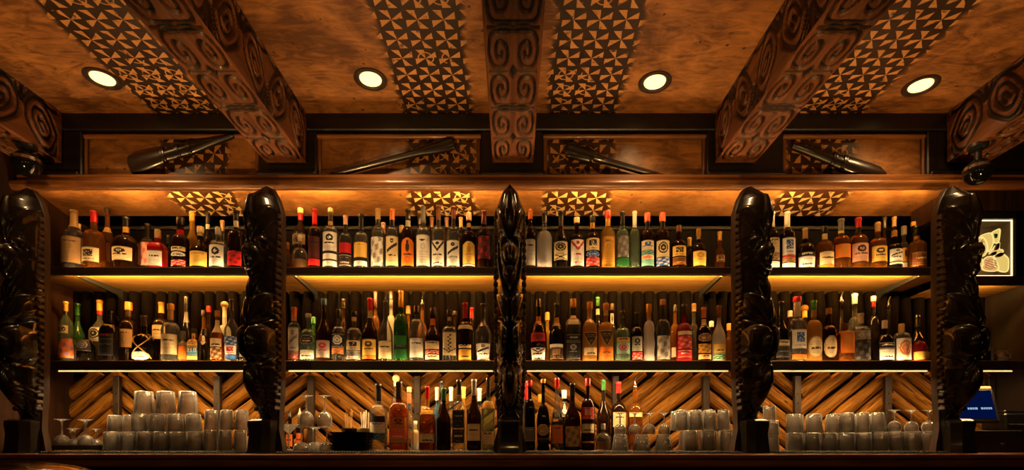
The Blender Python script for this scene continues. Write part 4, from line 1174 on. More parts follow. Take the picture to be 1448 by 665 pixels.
for n_, q in enumerate(recs):
    rg = random.Random(n_*13+5); h, r = q['h'], q['r']; zy = q['zy']; Yf = q['Y']-r
    labs = [l.split(':') for l in q['labs'].split(',') if l]
    parsed = []
    for l in labs:
        ya, yb = [float(v) for v in l[1].split('-')]
        za, zb_ = zy(yb, Yf)-q['zb'], zy(ya, Yf)-q['zb']
        za = max(za, .006); 
        if zb_-za > .006: parsed.append((za, zb_, l[0], l[2] if len(l) > 2 else 't', l[3] if len(l) > 3 else INK[l[0]]))
    sh = None
    if parsed and q['shp'] not in ('skull', 'bulb', 'pear', 'cone'):
        sh = (max(p[1] for p in parsed if True)+.004)/h
        if sh > .80: sh = None
    P, e = profile(q['shp'], h, r, sh)
    rear = q['row'] != 'f'
    t = thing('bottle', q['label'], 'bottle', (q['x'], q['Y'], q['zb']), 0.0, 'bottles on the %s' % q['where'])
    if q['row'] == 'f': t.rotation_euler = (0, 0, rg.uniform(-.10, .10) + math.atan2(-q['x'], q['Y'])*.25)
    m = MB(); m.lathe(P, 20 if rear else 28, nexp=e); m.build('glass_body', GL[q['gl']], t, angle=50)
    # contents seen through clear glass
    if q['words'].find('half full of gold') >= 0 or (q['gl'] == 'clf' and q['lvl'] == 'C' and q['row'] == 'f'):
        m = MB(); top_ = h*.34; pts = [(prof_r(P, z)*.93, z) for z in np.linspace(.008, top_, 8)]
        m.lathe(pts, 24, nexp=e); m.build('contents', GL['gld' if q['words'].find('gold') >= 0 else 'clf'], t)
    items = [c for c in q['cap'].split(';') if c]
    for k_, it_ in enumerate(items):
        col, rng = it_.split(':')
        if '-' in rng:
            ya, yb = [float(v) for v in rng.split('-')]; za, zb_ = zy(yb, q['Y'])-q['zb'], zy(ya, q['Y'])-q['zb']
            za, zb_ = max(.02, za), min(zb_, h-.004)
            if zb_-za < .004: continue
            m = MB(); zz = np.linspace(za, zb_, 5); m.lathe([(prof_r(P, z)+.0008, z) for z in zz], 20, nexp=e if prof_r(P, za) > r*.8 else 2, col=PAL[col], cap0=False, cap1=False)
            m.build('neck_band', M['cap'], t)
        else:
            ln = float(rng)/q['s']/F*q['Y']; za = h-ln
            za = max(za, h*.35)
            if za > h-.012: za = h-.012
            pts = []
            if ln > .045:      # foil or capsule that follows the neck
                for z in np.linspace(za, h-.004, 7): pts.append((prof_r(P, z)+.0016, z))
                rt = prof_r(P, h-.004)
                pts += [(rt+.0026, h-.003), (rt+.0026, h+.006), (rt+.001, h+.009), (.002, h+.0095)]
            else:
                rt = max(prof_r(P, h-.004), .010)
                pts = [(rt+.001, za), (rt+.0028, za+.002), (rt+.003, h+.004), (rt+.0015, h+.0075), (.002, h+.008)]
            steel = col == 'S' and q['words'].find('pourer') >= 0 or q['words'].find('steel pourer') >= 0 or q['words'].find('chrome pourer') >= 0
            if steel:
                m = MB(); m.lathe([(rt if ln <= .045 else prof_r(P, h-.004), h-.012), (.013, h-.008), (.013, h), (.005, h+.004), (.0045, h+.02)], 14)
                m.tube([(0, 0, h+.018), (.002, -.004, h+.036), (.006, -.012, h+.052)], [.0046, .004, .003], 8)
                m.build('pourer', M['chrome'], t)
            else:
                m = MB(); m.lathe(pts, 20, col=PAL[col], flute=0); m.build('cap', M['cap'], t)
    if 'ball stopper' in q['words'] or 'round stopper' in q['words'] or 'gold-ball' in q['words']:
        m = MB(); m.lathe([(max(.001, .022*math.sin(a)), h+.022-.022*math.cos(a)) for a in np.linspace(.05, PI-.02, 12)], 18, col=PAL['C' if 'gold' not in q['words'] else 'A']); m.build('stopper', M['cap'], t)
    if 'jug-handled' in q['words']:
        m = MB(); m.tube([(.018, 0, h*.92), (.045, 0, h*.90), (r*.80, 0, h*.84), (r*.82, 0, h*.66)], .006, 8); m.build('handle', GL['blk'], t)
    if 'crossed gold straps' in q['words']:
        for sg in (-1, 1):
            pts = []
            for f in np.linspace(0, 1, 16):
                z = h*(.12+.46*f); a = -PI/2 + sg*(f*2-1)*1.15; rr = prof_r(P, z)+.002; pts.append((rr*math.cos(a), rr*math.sin(a), z))
            m = MB(); m.tube(pts, .0032, 6, col=PAL['A']); m.build('strap', M['cap'], t)
    for (za, zb_, pc, code, ic) in parsed:
        label_mesh(P, e, za, min(zb_, h*.92), PAL[pc], code, PAL[ic], rg, 1.0 if e == 2 else .80).build('label', M['label'], t)
# ------------------------------------------------------------------ glassware on the counter
def tumbler_profile(r0, r1, h, wall=.0028, base=.010):
    """upside down: mouth on the mat (r0), thick base on top (r1)"""
    return [(r0-wall, 0.0008), (r0-wall*.5, 0), (r0, .0012), (r0+(r1-r0)*.5, h*.5), (r1, h-.006), (r1-.003, h-.0008), (r1*.6, h), (.001, h-.0012),
            ], [(.001, h-base), (r1*.7, h-base), (r1-wall-.002, h-base-.003), (r0+(r1-r0)*.5-wall, h*.5), (r0-wall, .0008)]
def make_glass(name, r0, r1, h, flute=0):
    a, b = tumbler_profile(r0, r1, h); m = MB(); m.lathe(a+b, 56, cap0=False, cap1=False, flute=flute or 14, famp=.030 if flute else .012)
    return m.mesh(name, M['glassware'], angle=60)
def stem_down(name, rb, hb, hs, rf, kind='coupe'):
    """stemmed glass standing on its rim: bowl below, foot on top"""
    m = MB(); H = hb+hs
    P = [(rb-.0016, .0004), (rb, 0), (rb+.0004, .002)]
    for f in np.linspace(.1, 1, 9):
        if kind == 'coupe': q = math.sqrt(max(0, 1-f**2.4))
        elif kind == 'wine': q = (1+.16*math.sin(f*PI*.9))*math.sqrt(max(0, 1-f**3.2))
        else: q = 1-f
        P.append((max(.005, rb*q), hb*f))
    P += [(.0042, hb+hs*.25), (.0038, hb+hs*.6), (.005, H-.014), (.012, H-.007), (rf*.7, H-.003), (rf, H-.0022), (rf, H), (.001, H)]
    Q = [(.001, hb-.004)]
    for f in np.linspace(.97, .1, 8):
        if kind == 'coupe': q = math.sqrt(max(0, 1-f**2.4))
        elif kind == 'wine': q = (1+.16*math.sin(f*PI*.9))*math.sqrt(max(0, 1-f**3.2))
        else: q = 1-f
        Q.append((max(.001, rb*q-.0018), hb*f-.003*f))
    Q.append((rb-.0016, .0004))
    m.lathe(P+Q, 28, cap0=False, cap1=False); return m.mesh(name, M['glassware'], angle=60)
def stem_up(name, rb, hb, hs, rf, kind):
    me = stem_down(name, rb, hb, hs, rf, kind)
    H = hb+hs
    co = np.empty(len(me.vertices)*3, dtype=np.float32); me.vertices.foreach_get('co', co); co = co.reshape(-1, 3); co[:, 2] = H-co[:, 2]; co[:, 0] *= -1
    me.vertices.foreach_set('co', co.ravel()); me.update(); return me
def put(me, name, label, group, x, y, z, rz=0.0):
    o = link(name, me, None, (x, y, z)); o.rotation_euler = (0, 0, rz); return tag(o, label, 'glass', group)
GT = {'rock': make_glass('rocks_glass', .0405, .036, .098, 0), 'flut': make_glass('fluted_glass', .0395, .036, .104, 10), 'high': make_glass('highball_glass', .0345, .031, .112, 0),
      'big': make_glass('pint_glass', .050, .043, .130, 8), 'juice': make_glass('juice_glass', .034, .031, .082, 8),
      'coupe': stem_down('coupe_glass', .044, .048, .085, .034, 'coupe'), 'wine': stem_down('wine_glass', .036, .085, .085, .034, 'wine'),
      'nick': stem_down('sherry_glass', .030, .060, .060, .028, 'wine'), 'mart': stem_up('martini_glass', .052, .062, .085, .036, 'cone')}
GH = {'rock': .098, 'flut': .104, 'high': .112, 'big': .130, 'juice': .082, 'coupe': .133, 'wine': .170, 'nick': .120}
GR = {'rock': .0405, 'flut': .0405, 'high': .0345, 'big': .051, 'juice': .035, 'coupe': .044, 'wine': .042, 'nick': .035}
GN = {'rock': 'rocks_glass', 'flut': 'fluted_glass', 'high': 'highball_glass', 'big': 'pint_glass', 'juice': 'juice_glass', 'coupe': 'coupe_glass', 'wine': 'wine_glass', 'nick': 'sherry_glass'}
rgl = random.Random(3)
def nth_label(i, label):
    return NTH[i]+' '+label+', from left'
def row_of(kind, pxa, pxb, Y, z, label, group, jit=.003, tall=1.0):
    """upside-down glasses side by side between two picture columns"""
    xa, xb = wx(pxa, Y), wx(pxb, Y); d = GR[kind]*2+.004; n = max(1, int((xb-xa+.004)/d)); st = (xb-xa-GR[kind]*2)/max(1, n-1) if n > 1 else 0
    for i in range(n):
        put(GT[kind], GN[kind], nth_label(i, label), group, xa+GR[kind]+i*st, Y, z, rgl.uniform(0, 6.28))
DK = .0015
# first bay
row_of('flut', 147, 286, 2.86, MT, 'fluted tumbler upside down in the lowest front row, first bay', 'lowest front tumblers of the first bay')
row_of('flut', 150, 286, 2.95, MT, 'fluted tumbler upside down in the lowest second row, first bay', 'lowest second-row tumblers of the first bay')
row_of('rock', 152, 284, 3.05, MT, 'plain tumbler upside down in the lowest third row, first bay', 'lowest third-row tumblers of the first bay')
row_of('rock', 186, 284, 2.905, MT+GH['flut']+DK, 'plain tumbler stacked on the lowest tumblers, second tier, first bay', 'second-tier tumblers of the first bay')
row_of('rock', 153, 284, 3.03, MT+GH['flut']+DK, 'rear tumbler stacked in the second tier, first bay', 'second-tier rear tumblers of the first bay')
row_of('big', 191, 278, 2.97, MT+GH['flut']+GH['rock']+2*DK, 'large glass upside down atop the first bay stack', 'large glasses topping the first bay stack')
row_of('high', 288, 349, 2.86, MT, 'straight tall glass upside down beside the second statue, lower tier', 'lower tall glasses beside the second statue')
row_of('high', 288, 349, 2.945, MT, 'straight tall glass of the lower rear row beside the second statue', 'lower rear tall glasses beside the second statue')
row_of('high', 290, 351, 2.90, MT+GH['high']+DK, 'straight glass stacked on tall glasses beside the second statue', 'upper tall glasses beside the second statue')
# black tray with stemware at the left end
t = thing('drip_tray', 'low black tray under the stemmed glasses at the left end of the counter', 'tray', (wx(106, 2.90), 2.90, MT))
m = MB(); m.box(-.128, .128, -.066, .118, 0, .004, .001); m.build('tray_base', M['black'], t, smooth=False)
m = MB()
for a in ((-.128, .128, -.066, -.061), (-.128, .128, .113, .118), (-.128, -.123, -.066, .118), (.123, .128, -.066, .118)): m.box(*a, 0, .030, .001)
m.build('tray_rim', M['black'], t, smooth=False)
for i, (px, Y, kd) in enumerate([(84, 2.892, 'wine'), (106, 2.892, 'nick'), (127, 2.892, 'wine'), (83, 2.966, 'nick'), (104, 2.972, 'wine'), (126, 2.966, 'nick')]):
    put(GT[kd], GN[kd], NTH[i]+' upside-down stemmed glass on the black tray, counted front row then back', 'stemmed glasses on the black tray', wx(106, 2.90)+(px-105)*.0031, Y, MT+.0042)
for i, px in enumerate((88, 110, 131)):
    Y = 2.812
    t = thing('folded_card', NTH[i]+' of three small pale cards lying before the black tray', 'card', (wx(px, Y), Y, MT), (-.1, .15, -.05)[i])
    m = MB(); m.box(-.034, .034, -.014, .014, 0, .002, .0008, col=PAL['C']); m.box(-.034, .034, -.014, .010, .0022, .0042, .0008, col=PAL['T']); m.build('card_leaf', M['prop'], t, smooth=False)
# second bay: coupes stacked on each other, wines, martini glass
for i, (px, Y) in enumerate([(426, 2.85), (443, 2.935), (462, 2.86)]):
    put(GT['coupe'], 'coupe_glass', ['first', 'second', 'third'][i]+' upside-down coupe at the foot of the coupe pile, second bay', 'lower coupes of the second bay', wx(px, Y), Y, MT)
Y = 2.88; 
put(GT['wine'], 'wine_glass', 'upside-down wine glass balanced on the feet of the coupe pile', 'upper stemware of the second bay', wx(433, Y), Y, MT+GH['coupe']+.0015)
put(GT['wine'], 'wine_glass', 'second upside-down wine glass atop the coupe pile, nearer the plates', 'upper stemware of the second bay', wx(458, Y), Y+.01, MT+GH['coupe']+.0015)
put(GT['coupe'], 'coupe_glass', 'coupe glass upside down behind the coupe pile, second bay', 'rear coupes of the second bay', wx(447, 3.03), 3.045, MT)
put(GT['mart'], 'martini_glass', 'upright martini glass beside the second statue', 'upright martini glass', wx(405, 2.90), 2.93, MT)
# small bitters bottles behind the martini glass
for i, (px, hgt, cc, lab) in enumerate([(400, .20, 'K', 'small dark dasher bottle with orange label behind the martini glass'), (410, .235, 'K', 'taller dasher bottle with black pourer behind the martini glass'), (424, .25, 'S', 'thin dasher bottle with steel top beside the coupes')]):
    Y = 3.10; t = thing('dasher_bottle', lab, 'bottle', (wx(px, Y), Y, MT), 0, 'small dasher bottles')
    P, e = profile('round', hgt*.82, .021, .56); m = MB(); m.lathe(P, 20); m.build('glass_body', GL['drk'], t)
    m = MB(); m.lathe([(.010, hgt*.78), (.012, hgt*.80), (.012, hgt*.86), (.007, hgt*.89), (.004, hgt*.96), (.003, hgt)], 14, col=PAL[cc]); m.build('dasher_top', M['cap'], t)
    label_mesh(P, 2, .02, hgt*.40, PAL['O'], 't', PAL['D'], random.Random(i)).build('label', M['label'], t)
# stack of black plates
for i in range(6):
    Y = 2.86; t = thing('plate', NTH[i]+' black plate counted up from the bottom of the square plate stack', 'plate', (wx(497.5, Y)+.002*math.sin(i*2), Y, MT+i*.0165), 0, 'stack of black plates')
    m = MB(); hw = .098; prof = [(.080, 0), (.082, .002), (.100, .014), (.106, .016), (.106, .0185), (.098, .017), (.080, .0045), (.001, .004)]
    m.lathe(prof, 40, nexp=5, cap0=True, cap1=True); m.build('dish', M['gloss'], t)
# two small jars with picks and straws
for i, (px, lab, c) in enumerate([(494, 'squat dark jar holding thin picks behind the black plates', 'D'), (516, 'squat pale jar holding straws behind the black plates', 'C')]):
    Y = 3.03; x = wx(px, Y)
    t = thing('jar', lab, 'jar', (x, Y, MT), 0, 'garnish jars')
    m = MB(); R_ = .042; m.lathe([(R_*.8, 0), (R_, .01), (R_, .115), (R_*1.06, .118), (R_*1.06, .128), (R_*.94, .128), (R_*.9, .02), (.001, .016)], 26, col=PAL[c], cap1=False); m.build('jar_body', M['prop'], t)
    rg = random.Random(i+9); grp = 'picks in the dark jar' if i == 0 else 'straws in the pale jar'
    for k_ in range(11):
        a = rg.uniform(0, 6.28); q = rg.uniform(.004, .022); h_ = rg.uniform(.20, .235)
        b0 = Vector((q*math.cos(a)*.8, q*math.sin(a)*.8, .021)); b1 = Vector((q*math.cos(a)*1.5+rg.uniform(-.01, .01), q*math.sin(a)*1.5, h_))
        s_ = MB(); s_.tube([b0, b0.lerp(b1, .5), b1], .0013 if i == 0 else .0018, 6, col=PAL['T'] if i == 0 else PAL['W'])
        if i == 0: s_.tube([b1, b1+Vector((0, 0, .006))], [.0026, .001], 6, col=PAL['A'])
        o = s_.build('cocktail_pick' if i == 0 else 'drinking_straw', M['prop'], None, (x, Y, MT))
        tag(o, 'thin tan pick among those standing in the dark jar' if i == 0 else 'pale straw among those standing in the jar', 'pick' if i == 0 else 'straw', grp)
# third bay: punch cups with handles, coupes on them, tiers of tall glasses
cup, cupb = tumbler_profile(.046, .034, .088)
m = MB(); m.lathe(cup+cupb, 32, cap0=False, cap1=False, flute=16, famp=.02); CUP = m.mesh('cup_bowl', M['glassware'], angle=60)
m = MB(); m.tube([(.040, 0, .070), (.060, 0, .068), (.068, 0, .050), (.064, 0, .030), (.046, 0, .022)], .0042, 8); CUPH = m.mesh('cup_handle', M['glassware'])
def cups(pa, pb, Y, n, label, group, ang):
    for i in range(n):
        px = pa+(pb-pa)*i/(n-1); o = thing('punch_cup', nth_label(i, label), 'glass', (wx(px, Y), Y, MT), ang, group)
        link('bowl', CUP, o); link('handle', CUPH, o)
cups(877, 938, 2.86, 3, 'fluted punch cup upside down in the front row, third bay', 'front punch cups of the third bay', -1.2)
cups(877, 938, 2.965, 3, 'fluted punch cup upside down in the second row, third bay', 'second-row punch cups of the third bay', -1.2)
row_of('nick', 868, 948, 2.90, MT+.090, 'small stemmed glass upside down on the punch cups, third bay', 'stemmed glasses on the punch cups')
row_of('high', 968, 1036, 2.86, MT, 'tall glass, lower front row, beside the fourth statue', 'lower front tall glasses of the third bay')
row_of('high', 966, 1034, 2.945, MT, 'tall glass, lower second row, beside the fourth statue', 'lower second-row tall glasses of the third bay')
row_of('high', 960, 1032, 3.03, MT, 'tall glass, lower third row, beside the fourth statue', 'lower third-row tall glasses of the third bay')
row_of('high', 955, 1032, 2.905, MT+GH['high']+DK, 'tall glass on the second tier, front, beside the fourth statue', 'upper tall glasses of the third bay')
row_of('high', 948, 1032, 2.99, MT+GH['high']+DK, 'tall glass on the second tier, rear, beside the fourth statue', 'upper rear tall glasses of the third bay')
# fourth bay
for (kd, pa, pb, Y, z, lab, grp) in [
    ('juice', 1083, 1111, 2.84, MT, 'short fluted glass, lowest front row, right of fourth statue', 'lowest short glasses beside the fourth statue'),
    ('juice', 1083, 1111, 2.84, MT+GH['juice']+DK, 'short fluted glass, second tier front, right of fourth statue', 'second-tier short glasses beside the fourth statue'),
    ('juice', 1083, 1111, 2.93, MT, 'short fluted glass, lowest rear row, right of fourth statue', 'lowest rear short glasses beside the fourth statue'),
    ('juice', 1083, 1111, 2.93, MT+GH['juice']+DK, 'short fluted glass, second tier rear, right of fourth statue', 'second-tier rear short glasses beside the fourth statue'),
    ('juice', 1079, 1106, 2.90, MT+2*(GH['juice']+DK), 'short fluted glass topping the pile right of the fourth statue', 'topmost short glasses beside the fourth statue'),
    ('rock', 1114, 1232, 2.86, MT, 'tumbler upside down in the lowest front row, fourth bay', 'lowest front tumblers of the fourth bay'),
    ('rock', 1112, 1234, 2.95, MT, 'tumbler upside down in the lowest second row, fourth bay', 'lowest second-row tumblers of the fourth bay'),
    ('rock', 1112, 1236, 3.04, MT, 'tumbler upside down in the lowest third row, fourth bay', 'lowest third-row tumblers of the fourth bay'),
    ('flut', 1112, 1190, 2.91, MT+GH['rock']+DK, 'fluted glass stacked in the second tier, fourth bay', 'second-tier fluted glasses of the fourth bay'),
    ('high', 1190, 1250, 2.91, MT+GH['rock']+DK, 'tall glass stacked in the second tier, fourth bay', 'second-tier tall glasses of the fourth bay'),
    ('flut', 1116, 1240, 3.00, MT+GH['rock']+DK, 'rear fluted glass stacked in the second tier, fourth bay', 'second-tier rear glasses of the fourth bay'),
    ('flut', 1234, 1322, 2.86, MT, 'fluted glass in the lowest front row beside the last statue', 'lowest front fluted glasses beside the last statue'),
    ('flut', 1236, 1322, 2.95, MT, 'fluted glass in the lowest second row beside the last statue', 'lowest second-row fluted glasses beside the last statue'),
    ('nick', 1256, 1322, 2.90, MT+GH['flut']+DK, 'stemmed glass upside down on the fluted glasses beside the last statue', 'stemmed glasses beside the last statue'),
    ('coupe', 1250, 1300, 3.05, MT, 'coupe upside down behind the fluted glasses by last statue', 'rear coupes beside the last statue')]:
    row_of(kd, pa, pb, Y, z, lab, grp)

# ------------------------------------------------------------------ niche with its lit carving
Y = 2.96; NX0, NX1, NZ0, NZ1 = wx(1362, Y), wx(1437, Y), wz(389, Y), wz(309, Y)
board('wall_niche_1', wx(1345, Y), NX0, Y, Y+.02, EYE+.94, NZ1+.045, M['black_wood_v'], .002)
board('wall_niche_2', NX1, XR, Y, Y+.02, EYE+.94, NZ1+.045, M['black_wood_v'], .002)
board('wall_niche_3', wx(1345, Y), XR, Y, Y+.02, NZ1, NZ1+.045, M['black_wood'], .002)
board('wall_niche_4', wx(1345, Y), XR, Y-.004, Y+.30, NZ1+.046, 2.43, M['side_wall'], .002)
M['niche'] = plain('niche_lining', lin((.50, .45, .38)), .6)
board('wall_niche_5', NX0-.02, NX1+.02, Y+.14, Y+.15, NZ0-.02, NZ1+.02, M['niche'], 0)
board('wall_niche_6', NX0-.02, NX0-.002, Y+.02, Y+.14, NZ0-.02, NZ1+.02, M['niche'], 0)
board('wall_niche_7', NX1+.002, NX1+.02, Y+.02, Y+.14, NZ0-.02, NZ1+.02, M['niche'], 0)
board('wall_niche_8', NX0-.02, NX1+.02, Y+.02, Y+.14, NZ1+.002, NZ1+.02, M['niche'], 0)
board('wall_niche_9', NX0-.02, NX1+.02, Y+.02, Y+.14, NZ0-.02, NZ0-.001, M['niche'], 0)
M['rim'] = emit('niche_rim_light', (1.0, .62, .28), 3.0)
t = thing('rim_light', 'thin glowing frame of light around the niche opening', 'light', (0, Y+.022, 0))
m = MB()
m.box(NX0, NX1, 0, .006, NZ0, NZ0+.005); m.box(NX1-.005, NX1, 0, .006, NZ0, NZ1); m.box(NX0, NX1, 0, .006, NZ1-.004, NZ1)
m.build('light_line', M['rim'], t, smooth=False)
def at2(zx, zy_, Yq): px = 1348+zx/5.54; py = 290+zy_/5.54; return wx(px, Yq), wz(py, Yq)
YA = Y+.06
M['glow'] = NT('lit_glass_art'); tt = M['glow']; a = tt.n('ShaderNodeAttribute'); a.attribute_name = 'col'
e1 = tt.n('ShaderNodeEmission'); tt.l(a.outputs['Color'], e1.inputs[0]); e1.inputs[1].default_value = 1.25
tt.l(e1.outputs[0], tt.out.inputs[0]); M['glow'] = tt.m
art = thing('glass_artwork', 'glowing yellow leaf-shaped glass artwork inside the lit niche', 'artwork', (0, YA, NZ0))
pieces = [([(128, 262), (150, 250), (200, 258), (238, 275), (255, 310), (256, 360), (240, 395), (205, 410), (150, 412), (120, 405)], (1.0, .62, .22)),
          ([(205, 245), (240, 232), (280, 225), (300, 250), (303, 300), (285, 345), (262, 372), (258, 320), (240, 275)], (1.0, .70, .25)),
          ([(288, 222), (318, 205), (352, 196), (350, 250), (340, 295), (310, 300), (303, 262)], (1.0, .72, .22)),
          ([(270, 385), (310, 330), (345, 300), (345, 350), (372, 360), (366, 382), (300, 400)], (1.0, .66, .22)),
          ([(300, 405), (350, 382), (392, 405), (415, 440), (405, 525), (340, 520), (300, 470)], (1.0, .72, .25)),
          ([(215, 440), (245, 415), (290, 415), (320, 450), (330, 520), (215, 515)], (1.0, .50, .22)),
          ([(112, 418), (160, 416), (200, 430), (212, 470), (205, 485), (110, 480)], (1.0, .62, .2))]
for i, (pts, c) in enumerate(pieces):
    P2 = [at2(x, y, YA) for x, y in pts]; P2 = [(x, z-NZ0) for x, z in P2]
    P2 = catmull(P2+[P2[0]], 4)[:-1]
    m = MB(); m.prism(P2, -.004-.002*i, .006-.002*i, .002, col=(c[0]*.62, c[1]*.60, c[2]*.45)); m.build('glass_leaf', M['glow'], art, smooth=False)
    m = MB(); m.tube([(x, -.006-.002*i, z) for x, z in P2], .0032, 6, col=(.85, .62, .20), closed=True); m.build('glass_rim', M['glow'], art)
def leafhole(pts, c, d):
    P2 = [at2(x, y, YA) for x, y in pts]; P2 = [(x, z-NZ0) for x, z in P2]; P2 = catmull(P2+[P2[0]], 4)[:-1]
    m = MB(); m.prism(P2, -.022-d, -.012, .001, col=c); m.build('dark_inlay', M['prop'], art, smooth=False)
leafhole([(300, 235), (322, 240), (316, 268), (304, 262)], PAL['G'], 0); leafhole([(312, 318), (335, 310), (330, 352), (304, 362)], PAL['D'], .001)
leafhole([(312, 398), (345, 384), (370, 392), (348, 414), (315, 416)], PAL['D'], .002); leafhole([(262, 398), (285, 380), (312, 378), (300, 402), (272, 405)], PAL['D'], .003)
leafhole([(150, 360), (170, 352), (176, 375), (160, 390)], PAL['D'], .004); leafhole([(118, 432), (140, 430), (136, 448), (118, 450)], PAL['G'], .005)
m = MB()
for q in range(5):
    pts = []
    for f in np.linspace(0, 1, 14):
        x, z = at2(150+f*80+8*math.sin(q), 285+q*24+22*math.sin(f*4+q), YA); pts.append((x, -.007, z-NZ0))
    m.tube(pts, .0016, 5, col=PAL['N'])
for q in range(5):
    pts = []
    for f in np.linspace(0, 1, 14):
        x, z = at2(228+f*90, 440+q*16+6*math.sin(f*9+q), YA); pts.append((x, -.018, z-NZ0))
    m.tube(pts, .0014, 5, col=PAL['N'])
m.build('vein_lines', M['prop'], art)
# small vase and jug on the niche bay's middle shelf
t = thing('vase', 'small white fluted vase beside the glass jug in the niche bay', 'vase', (wx(1401, 3.03), 3.03, SH2-.0118))
m = MB(); m.lathe([(.014, 0), (.016, .004), (.013, .03), (.015, .07), (.021, .098), (.019, .098), (.012, .06), (.001, .05)], 20, col=PAL['S'], cap1=False); m.build('vase_body', M['prop'], t)
t = thing('glass_jug', 'small round glass jug with spout in the niche bay', 'jug', (wx(1415, 3.04), 3.04, SH2-.0118))
m = MB(); m.lathe([(.030, 0), (.036, .006), (.038, .022), (.032, .042), (.024, .054), (.028, .070), (.036, .078), (.034, .078), (.026, .069), (.021, .054), (.029, .042), (.034, .022), (.030, .008), (.001, .006)], 28, cap1=False); m.build('jug_body', M['glassware'], t)
m = MB(); m.tube([(.030, 0, .068), (.050, 0, .066), (.056, 0, .046), (.040, 0, .026)], .004, 8); m.build('handle', M['glassware'], t)

# ------------------------------------------------------------------ till
Y = 2.94; t = thing('cash_register', 'dark till with tilted glowing blue screen beside the last statue', 'till', (wx(1388, Y), Y, CT))
x = lambda px: wx(px, Y)-wx(1388, Y)
m = MB(); m.box(x(1366), x(1442), -.02, .24, 0, .125, .006); m.build('drawer_base', M['black'], t, smooth=False)
m = MB(); m.box(x(1412)-.008, x(1412)+.012, -.025, -.018, .045, .053, .002); m.build('lock_badge', M['chrome'], t, smooth=False)
m = MB(); m.box(x(1386), x(1398), .10, .16, .125, .22, .006); m.build('screen_arm', M['black'], t, smooth=False)
R = Matrix.Translation((x(1389), .06, .272)) @ Matrix.Rotation(math.radians(-14), 4, 'Z') @ Matrix.Rotation(math.radians(-20), 4, 'X')
m = MB(); m.box(-.115, .115, 0, .030, -.105, .100, .006, M=R); m.build('screen_housing', M['black'], t, smooth=False)
m = MB(); m.box(-.112, .112, .004, .028, .100, .118, .004, M=R, col=PAL['T']); m.build('top_lip', M['prop'], t, smooth=False)
tn = NT('screen_glow'); g = tn.n('ShaderNodeTexCoord').outputs['Object']
e1 = tn.n('ShaderNodeEmission'); e1.inputs[0].default_value = (.006, .035, .30, 1); e1.inputs[1].default_value = .13; tn.l(e1.outputs[0], tn.out.inputs[0])
m = MB(); m.box(-.100, .100, -.0015, .001, -.085, .088, 0, M=R); sc_ = m.build('screen', tn.m, t, smooth=False)
M['text'] = emit('screen_text', (.45, .75, 1.0), .6)
m = MB(); xx = -.030
rg = random.Random(4)
while xx < .090:
    w = rg.choice((.007, .010, .013)); 
    if abs(xx-.02) > .006: m.box(xx, xx+w, -.003, -.0014, -.030, -.018, 0, M=R)
    xx += w+.0035
m.build('screen_text', M['text'], sc_, smooth=False)
Y2 = 3.0; t = thing('receipt_printer', 'black boxy receipt printer at the right end beside the till', 'printer', (wx(1424, Y2)+.075, Y2, CT+.126))
m = MB(); m.box(-.085, .085, 0, .16, 0, .10, .010); m.build('printer_case', M['black'], t, smooth=False)
m = MB(); m.box(-.065, .065, -.004, .006, .030, .036, .001); m.build('paper_slot', M['chrome'], t, smooth=False)
m = MB(); m.box(-.07, .07, .02, .14, .10, .118, .006); m.build('printer_lid', M['black'], t, smooth=False)

# ------------------------------------------------------------------ front bar with a polished dome (only its top is in view)
board('floor_bar_block', -1.6, 1.6, .75, 1.35, 0, .855, M['counter'], .01)
Yd = 1.12; t = thing('brass_dome', 'polished brass dome with stepped rim at the near lower left edge', 'dome', (wx(42, Yd), Yd, .856))
m = MB(); R0 = .165; P = [(R0, 0), (R0, .008), (R0*.98, .012), (R0*.95, .014), (R0*.93, .020), (R0*.90, .030)]
for f in np.linspace(.05, 1, 16): P.append((max(.001, R0*.90*math.cos(f*PI/2)), .030+.070*math.sin(f*PI/2)))
m.lathe(P, 64); m.build('dome_shell', M['brass'], t)

# ------------------------------------------------------------------ lamps of the room, added fill spots, camera
def area(name, loc, rot, sx, sy, e, col):
    l = bpy.data.lights.new(name, 'AREA'); l.shape = 'RECTANGLE'; l.size = sx; l.size_y = sy; l.energy = e; l.color = col
    o = bpy.data.objects.new(name, l); COL.objects.link(o); o.location = loc; o.rotation_euler = rot; return o
WARM = (1.0, .54, .17)
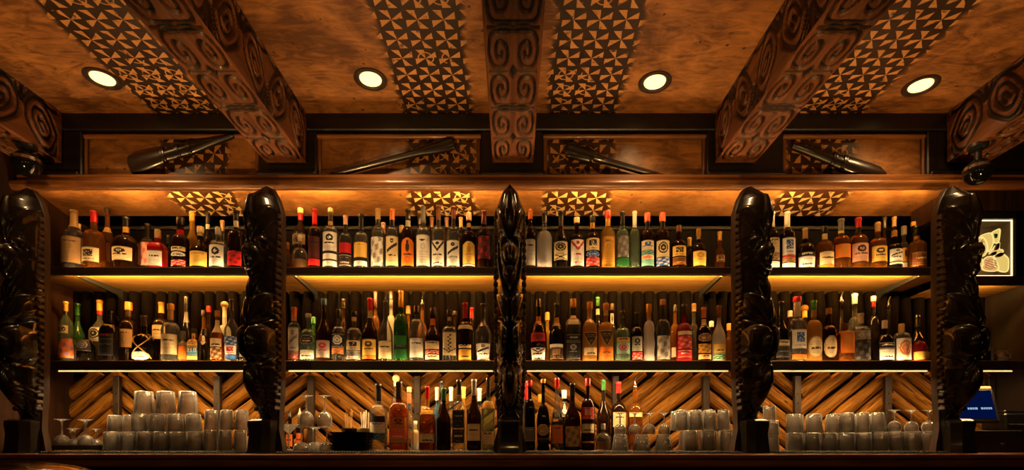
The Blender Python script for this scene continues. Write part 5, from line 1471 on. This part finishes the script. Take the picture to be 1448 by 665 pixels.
# added unseen spots by the front bar that brighten ceiling and beams
def spot(name, loc, tgt, e, ang, col=WARM, r=.05):
    l = bpy.data.lights.new(name, 'SPOT'); l.energy = e; l.color = col; l.spot_size = math.radians(ang); l.spot_blend = 1.0; l.shadow_soft_size = r
    o = bpy.data.objects.new(name, l); COL.objects.link(o); o.location = loc
    o.rotation_euler = (Vector(tgt)-Vector(loc)).to_track_quat('-Z', 'Y').to_euler(); return o
for i, x in enumerate((-2.1, -.75, .75, 2.1)):
    spot('ceiling_fill_spot', (x, 1.30, .88), (x*1.02, 2.70, 2.87), 115, 56)
for i, (x, y, z_) in enumerate(((-2.1, .3, 1.95), (-.72, .1, 1.95), (.72, .1, 1.95), (2.1, .3, 1.95), (0, -1.2, 2.2))):
    l = bpy.data.lights.new('pendant_lamp', 'POINT'); l.energy = 4.5; l.color = WARM; l.shadow_soft_size = .06
    o = bpy.data.objects.new('pendant_lamp', l); COL.objects.link(o); o.location = (x, y, z_)
w = bpy.data.worlds.new('World'); SC.world = w; w.use_nodes = True
w.node_tree.nodes['Background'].inputs[0].default_value = (.02, .012, .006, 1); w.node_tree.nodes['Background'].inputs[1].default_value = .05
cam = bpy.data.cameras.new('camera'); cam.sensor_width = 36; cam.lens = F/1448*36; cam.shift_y = (HY-332.5)/1448; cam.shift_x = 0
cam.clip_start = .05
co = bpy.data.objects.new('camera', cam); COL.objects.link(co); co.location = (0, 0, EYE); co.rotation_euler = (PI/2, 0, 0)
SC.camera = co
SC.view_settings.view_transform = 'Standard'; SC.view_settings.look = 'None'; SC.view_settings.gamma = 1.0; SC.view_settings.use_curve_mapping = False
SC.view_settings.exposure = 0.0
c = SC.cycles
c.use_denoising = True
try: c.denoiser = 'OPENIMAGEDENOISE'
except Exception: pass
c.max_bounces = 12; c.diffuse_bounces = 4; c.glossy_bounces = 5; c.transmission_bounces = 12; c.transparent_max_bounces = 24
c.caustics_reflective = False; c.caustics_refractive = False; c.blur_glossy = .6; c.sample_clamp_indirect = 6.0
try: c.use_light_tree = True
except Exception: pass
